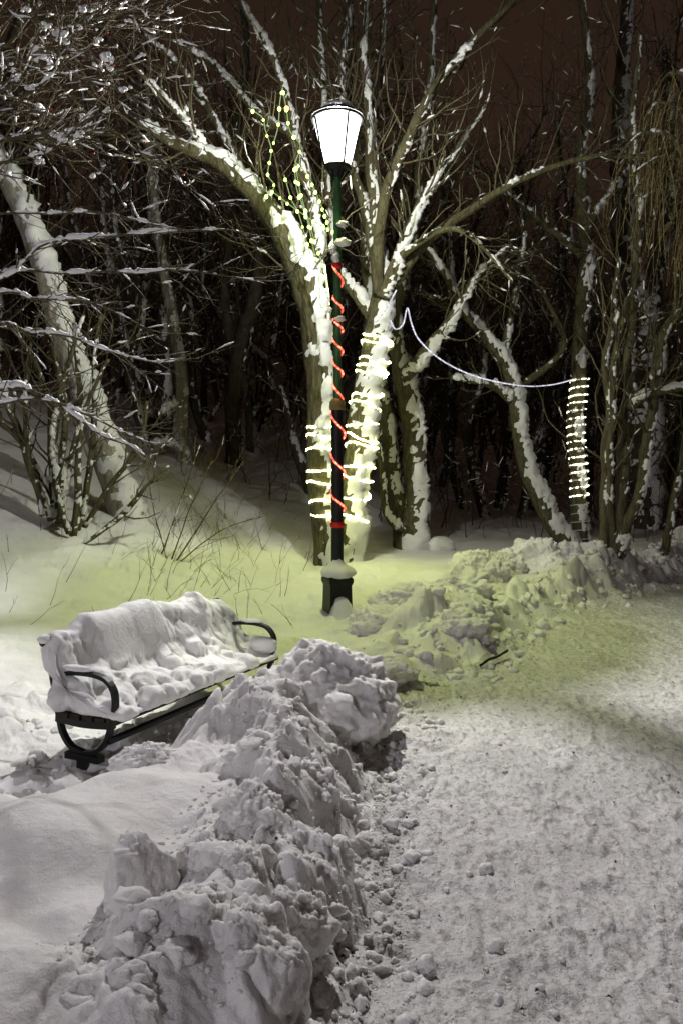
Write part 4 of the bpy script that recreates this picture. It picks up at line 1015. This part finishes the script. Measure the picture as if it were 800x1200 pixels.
for i, (X, Y) in enumerate(spots):
    k = int(rs.integers(5)); src = PROTO[k]
    if k not in used: root = src; used.add(k)
    else:
        root = src.copy(); COL.objects.link(root)
        for ch in list(src.children):
            c = ch.copy(); COL.objects.link(c); c.parent = root
    sc = rs.uniform(0.75, 1.15)
    root.location = (X, Y, float(base_height(np.array([X]), np.array([Y]))[0][0]) + 0.05); root.rotation_euler = (rs.normal(0, 0.03), rs.normal(0, 0.05), rs.uniform(-0.7, 0.7) if rs.random() < 0.5 else rs.uniform(0, 6.28)); root.scale = (sc, sc, sc * rs.uniform(0.95, 1.15))
    tag(root, LABEL, 'tree', 'bare trees of the wood behind')
for k in range(5):
    if k not in used:
        for ch in list(PROTO[k].children): bpy.data.objects.remove(ch)
        bpy.data.objects.remove(PROTO[k])

# far wood and brush that read as one mass
T = Tree(300); rs = T.rs
for k in range(520):
    Y = rs.uniform(17, 40); px = rs.uniform(-120, 930); X = (px - 400) * Y / F
    if path_left(Y) < X + 0.5: continue
    z = float(base_height(np.array([X]), np.array([Y]))[0][0]); L = rs.uniform(0.8, 3.2)
    T.grow(np.array([X, Y, z - 0.1]), np.array([rs.normal(0, 0.25), rs.normal(0, 0.2), 1.0]), L, rs.uniform(0.006, 0.016), 1, 3, 2.0, 0.0, 0.22, 0.12, (0.3, 1.0), 4)
for k in range(130):
    Y = rs.uniform(34, 60); px = rs.uniform(-150, 950); X = (px - 400) * Y / F
    z = float(base_height(np.array([X]), np.array([Y]))[0][0])
    T.grow(np.array([X, Y, z - 0.2]), np.array([rs.normal(0, 0.08), 0, 1.0]), rs.uniform(7, 15), rs.uniform(0.05, 0.12), 1, 3, 1.1, 0.12, 0.16, 0.0, (0.3, 0.9), 5)
o = T.crown.build('undergrowth', M['dark_bark']); tag(o, 'tangled brush and thin far stems filling the dark wood', 'undergrowth', kind='stuff')
o2 = T.snow.build('brush_snow', M['tsnow'], o)

# dry stems on the slope
T = Tree(310); rs = T.rs
for k in range(150):
    if k < 90: px, py = rs.normal(245, 45), rs.uniform(600, 700)
    else: px, py = rs.uniform(-10, 350), rs.uniform(560, 740)
    x, y = hit(px, py); z = hz(x, y)
    T.grow(np.array([x, y, z - 0.03]), np.array([rs.normal(0.25, 0.4), rs.normal(0, 0.3), 0.8]), rs.uniform(0.15, 0.75), rs.uniform(0.003, 0.0055), 1, 2, 2.2, 0.0, 0.16, 0.04, (0.3, 0.8), 3)
o = T.crown.build('dry_weeds', M['stem']); tag(o, 'thin dry stems and weeds poking through the snow on the slope', 'weeds', kind='stuff')
if not T.snow.empty(): T.snow.build('weed_snow', M['tsnow'], o)

# arching young shrub in front of the pale trunk, two fallen sticks
x, Y = hit(205, 655); T = Tree(320)
for rows in ([(205, 660, 2.2), (245, 600, 1.8), (285, 540, 1.2)], [(200, 660, 1.8), (222, 600, 1.5), (250, 540, 1.1)], [(196, 655, 1.8), (180, 600, 1.5), (172, 540, 1.1)], [(208, 660, 1.8), (262, 620, 1.4), (310, 605, 1.0)], [(190, 650, 1.8), (215, 580, 1.4), (235, 520, 1)]):
    p, r = limb_px(T, rows, Y, -0.2, cover=0.15, sides=5, noise=0); T.sprout(p, r, 8, 0.5, 2, 0.2, snow=0.15, up=0.1, rf=0.25)
T.finish('young_shrub', 'thin arching yellowish shrub on the slope at the foot of the thick pale trunk', 'shrub', (x, Y, hz(x, Y)), bark='stem', twig='stem')
x, Y = hit(96, 636); T = Tree(321)
p, r = limb_px(T, [(94, 640, 4), (125, 618, 6), (150, 596, 7), (172, 570, 4), (200, 545, 3)], Y, 0.3, cover=0.4); T.sprout(p, r, 8, 0.6, 3, 0.3, snow=0.3)
T.finish('fallen_branch', 'dark fallen branch lying on the slope across the foot of the thick pale trunk', 'branch', (x, Y, hz(x, Y)))
mb = MB(); q = []
for px, py, dz in ((562, 783, 0.02), (572, 779, 0.05), (582, 774, 0.05), (594, 769, 0.07)):
    x, y = hit(px, py); q.append([x, y, hz(x, y) + dz])
mb.tube(catmull(np.array(q), 0.03), 0.012, 7, 0.35, 20, 3); x, y = hit(580, 777)
tag(mb.build('stick', M['wood'], origin=(x, y, hz(x, y))), 'short dark stick lying on the path in front of the snow heap', 'stick')

# leaf scraps and grit
mb = MB(); rs = np.random.default_rng(31); L = []
for k in range(150):
    y = 2.4 + 10 * rs.random()**1.8
    if k < 110: x = float(path_left(y)) + rs.random() * (0.4 + 0.45 * y)
    else: x = float(path_left(y)) + rs.normal(-0.2, 0.4)
    L.append((x, y))
for k in range(26): L.append((0.02 + rs.normal(0, 0.03), 2.75 + rs.normal(0, 0.16)))
L = np.array(L); Z = height(L[:, 0], L[:, 1])
for (x, y), z in zip(L, Z):
    a = rs.uniform(0, 3.14); l = rs.uniform(0.003, 0.011) * (1 + 0.1 * y); w = l * rs.uniform(0.25, 0.7)
    ca, sa = math.cos(a), math.sin(a)
    q = np.array([[-l, 0, 0.006], [0, -w, 0.012], [l, 0, 0.006], [0, w, 0.012], [0, 0, 0.018]])
    q = np.stack([q[:, 0] * ca - q[:, 1] * sa, q[:, 0] * sa + q[:, 1] * ca, q[:, 2]], -1) + np.array([x, y, z - 0.002])
    mb.add(q, None, [[0, 1, 4], [1, 2, 4], [2, 3, 4], [3, 0, 4]])
tag(mb.build('leaf_litter', M['debris'], smooth=False), 'scraps of dead leaf and grit scattered on the trodden snow', 'litter', kind='stuff')

# ------------------------------------------------------------------ light ropes
def helix(axis_p, axis_r, z_turns, phase=math.pi, off=0.018, seed=1, wob=0.25):
    """rope round a trunk: z_turns lists the heights at which each turn starts"""
    order = np.argsort(axis_p[:, 2]); ap, ar = axis_p[order], axis_r[order]
    z_turns = np.array(z_turns, float); dz = np.abs(np.diff(z_turns)).mean(); jr = np.random.default_rng(seed)
    z_turns = z_turns + jr.normal(0, 0.11 * wob, len(z_turns)) * dz * 2
    n = len(z_turns); k = np.linspace(0, n - 1, int((n - 1) * 26) + 1)
    z = np.interp(k, np.arange(n), z_turns)
    cx = np.interp(z, ap[:, 2], ap[:, 0]); cy = np.interp(z, ap[:, 2], ap[:, 1]); rr = np.interp(z, ap[:, 2], ar)
    th = phase + k * 2 * math.pi
    z = z + wob * 0.06 * np.sin(th * 0.37 + seed) 
    R = rr * (0.94 + 0.34 * np.maximum(0, np.cos(th + 0.71))) + off * 0.8
    z = z - 0.045 * np.cos(th) * wob * 2 + 0.02 * wob * np.sin(th * 2.3 + seed)
    return np.stack([cx + R * np.cos(th), cy + R * np.sin(th), z], -1)
def zpx(py, Y): return CAM_H - (py - 560) * Y / F

mb = MB(); pole = np.array([[LAMP[0], LAMP[1], 0.5], [LAMP[0], LAMP[1], 2.62], [LAMP[0], LAMP[1], 2.64], [LAMP[0], LAMP[1], 5.4]]); pr = np.array([0.074, 0.074, 0.052, 0.05])
q = helix(pole, pr, [zpx(v, 9.6) for v in (312, 350, 376, 398, 425, 452, 485, 533, 580, 612)], math.pi, 0.006, 1, 0.1)
mb.tube(q, 0.0115, 6)
o = mb.build('light_rope', M['rope_red'], origin=q[0]); tag(o, 'glowing red rope light spiralling down the lamp post', 'light rope')
for zz, sx in ((zpx(312, 9.6), 0.050), (zpx(615, 9.6), 0.076)):
    mb = MB(); mb.lathe([(sx, zz - 0.035), (sx + 0.012, zz - 0.02), (sx + 0.014, zz + 0.015), (sx, zz + 0.035)], (LAMP[0], LAMP[1], 0), 20)
    mb.build('tape', M['red_tape'], o)

p, r = TRUNK1
q = helix(p, r, [zpx(v, Y1) for v in (608, 590, 572, 551, 536, 520, 504, 488)], math.pi * 0.9, 0.006, 2, 0.6)
mb = MB(); mb.tube(q, 0.019, 6)
up = [(386, 488), (385, 450), (386, 420), (384, 390), (385, 350), (380, 310)]
mb.tube(catmull(np.array([P(a, b, Y1 - 0.32) for a, b in up]), 0.06), 0.011, 6)
tag(mb.build('light_rope', M['rope_white'], origin=q[0]), 'warm white rope light coiled round the lower trunk of the arching tree', 'light rope')
p, r = TRUNK2
q = helix(p, r, [zpx(v, Y2) for v in (610, 590, 568, 548, 530, 514, 498, 480, 466, 452, 437, 420, 408, 394, 382)], math.pi * 0.8, 0.006, 3, 1.0)
mb = MB(); mb.tube(q, 0.018, 6)
tag(mb.build('light_rope', M['rope_white'], origin=q[0]), 'warm white rope light wound up the snowy trunk right of the lamp', 'light rope')
p, r = TRUNK5
q = helix(p, r, [zpx(v, Y5) for v in range(583, 438, -9)], math.pi * 0.85, 0.012, 4, 0.1)
mb = MB(); mb.tube(q, 0.015, 6)
coil = mb.build('light_rope', M['rope_far'], origin=q[0]); tag(coil, 'evenly coiled white rope light on the slim straight trunk across the path', 'light rope')
q = helix(p, r, [zpx(v, Y5) for v in range(634, 582, -10)], math.pi * 0.85, 0.010, 4, 0.1); mb = MB(); mb.tube(q, 0.009, 5); mb.build('unlit_end', M['tsnow'], coil)
mb = MB()
c = [(440, 378, Y2 - 0.3), (452, 362, Y2 - 0.25), (464, 340, Y2 - 0.1), (470, 352, Y2), (457, 375, Y2), (463, 386, Y2), (472, 380, Y2), (477, 361, Y2 + 0.2), (482, 380, Y2 + 0.2), (492, 400, Y2 + 0.3), (520, 424, Y2 + 0.6), (560, 442, Y2 + 1.1), (610, 452, Y2 + 1.7), (645, 451, Y2 + 2.1), (674, 444, Y5 - 0.15)]
c = [c[0], c[1], c[2]] , c[4:]
for seg in c: mb.tube(catmull(np.array([P(*a) for a in seg]), 0.05), 0.0115, 6)
tag(mb.build('light_cable', M['rope_cool'], origin=P(482, 380, Y2)), 'thin cool white light cable sagging between the two light-wound trees', 'light cable')

def fairy(label, strands, Y, reds=()):
    o = thing('fairy_lights', label, 'fairy lights', P(*strands[0][0][:2], Y), 'strings of small lights beside the lamp')
    mb = MB(); v, t = ICO[2]; first = None
    for st in strands:
        pts = np.array([P(a, b, Y + (dy if len(z) else 0)) for a, b, dy, *z in [(s[0], s[1], s[2] if len(s) > 2 else 0.0, 1) for s in st]])
        cpts = catmull(pts, 0.05); mb.tube(cpts, 0.0065, 5)
        dl = np.concatenate([[0], np.cumsum(np.linalg.norm(np.diff(cpts, axis=0), axis=1))])
        s = 0.06
        while s < dl[-1]:
            c = np.array([np.interp(s, dl, cpts[:, k]) for k in range(3)]) + np.array([0, -0.012, -0.014])
            if first is None:
                m2 = MB(); m2.add(v * np.array([0.021, 0.021, 0.028]) + c, None, t); first = m2.build('bulb', M['bulb_green'], o, origin=None)
                c0 = c
            else:
                b = first.copy(); COL.objects.link(b); b.parent = o; po = np.array(o.location); sc = random.uniform(0.6, 1.15)
                b.scale = (sc, sc, sc); b.location = tuple((c - po) - sc * (c0 - po))
            s += random.uniform(0.16, 0.26)
    mb.build('wire', M['strand'], o)
    for (a, b) in reds:
        m2 = MB(); m2.add(v * 0.032 + P(a, b, Y - 0.05), None, t); m2.build('bulb', M['bulb_red'], o)
    return o
fairy('string of yellow-green fairy lights looping through the twigs highest left of the lamp', [[(292, 127), (308, 138), (311, 152), (318, 176), (314, 204), (322, 218), (311, 231)], [(331, 103), (328, 120), (326, 148), (320, 170)]], 10.9, [(336, 127)])
fairy('straight bright fairy light strand sloping from the twigs down to the lamp post', [[(316, 222, 0.1), (345, 244, -0.2), (372, 262, -0.6), (390, 271, -1.15)]], 10.9)
fairy('several fairy light strands draped from one twig down beside the lamp post', [[(331, 103), (336, 130), (340, 154), (352, 170), (346, 190)], [(346, 190), (360, 205), (374, 235, -0.3), (386, 268, -1.0)], [(346, 192), (352, 225), (362, 260), (371, 290), (378, 312), (384, 350)], [(345, 193), (348, 222), (358, 250), (366, 285), (374, 330), (376, 360), (386, 358)], [(333, 205), (342, 235), (350, 250), (364, 300)]], 10.95)

# ------------------------------------------------------------------ unseen second lamp, added behind the camera to fill the foreground; sky
sl = street_lamp((-6.5, -7.5, hz(-6.5, -7.5)), 'unseen second street lamp, added behind the camera to light the foreground', M['fill_glass'], 1900, (0.96, 0.92, 1.0), False, 0.6, 1.0)

w = bpy.data.worlds.new('World'); scene.world = w; w.use_nodes = True
nt = w.node_tree; bg = nt.nodes['Background']
tc = nt.nodes.new('ShaderNodeTexCoord'); sep = nt.nodes.new('ShaderNodeSeparateXYZ')
nt.links.new(tc.outputs['Generated'], sep.inputs['Vector'])
nz = nt.nodes.new('ShaderNodeTexNoise'); nz.inputs['Scale'].default_value = 2.2; nz.inputs['Detail'].default_value = 4
nt.links.new(tc.outputs['Generated'], nz.inputs['Vector'])
ad = nt.nodes.new('ShaderNodeMath'); ad.operation = 'MULTIPLY_ADD'; ad.inputs[1].default_value = 0.35; nt.links.new(nz.outputs['Fac'], ad.inputs[0]); nt.links.new(sep.outputs['Z'], ad.inputs[2])
rp = nt.nodes.new('ShaderNodeValToRGB'); nt.links.new(ad.outputs[0], rp.inputs['Fac'])
while len(rp.color_ramp.elements) < 4: rp.color_ramp.elements.new(0.5)
for i, (q, c) in enumerate(((0.16, (0.004, 0.0025, 0.0016, 1)), (0.40, (0.016, 0.0092, 0.0058, 1)), (0.58, (0.032, 0.018, 0.0115, 1)), (0.9, (0.022, 0.0125, 0.0085, 1)))):
    rp.color_ramp.elements[i].position = q; rp.color_ramp.elements[i].color = c
nt.links.new(rp.outputs['Color'], bg.inputs['Color']); bg.inputs['Strength'].default_value = 0.82

# ------------------------------------------------------------------ camera and render
cd = bpy.data.cameras.new('camera'); cam = bpy.data.objects.new('camera', cd); COL.objects.link(cam)
cam.location = (0, 0, CAM_H); cam.rotation_euler = (math.radians(90), 0, 0)
cd.sensor_fit = 'VERTICAL'; cd.sensor_height = 36; cd.sensor_width = 24; cd.lens = 28; cd.shift_y = -40 / 1200
cd.clip_start = 0.05; cd.clip_end = 500
scene.camera = cam
scene.render.engine = 'CYCLES'
cy = scene.cycles
cy.use_denoising = True
try: cy.denoiser = 'OPENIMAGEDENOISE'
except Exception: pass
cy.max_bounces = 5; cy.diffuse_bounces = 3; cy.glossy_bounces = 2; cy.transparent_max_bounces = 8
cy.caustics_reflective = False; cy.caustics_refractive = False
cy.sample_clamp_indirect = 6
scene.view_settings.view_transform = 'Standard'; scene.view_settings.look = 'None'
scene.view_settings.exposure = 0.0; scene.view_settings.gamma = 1.0
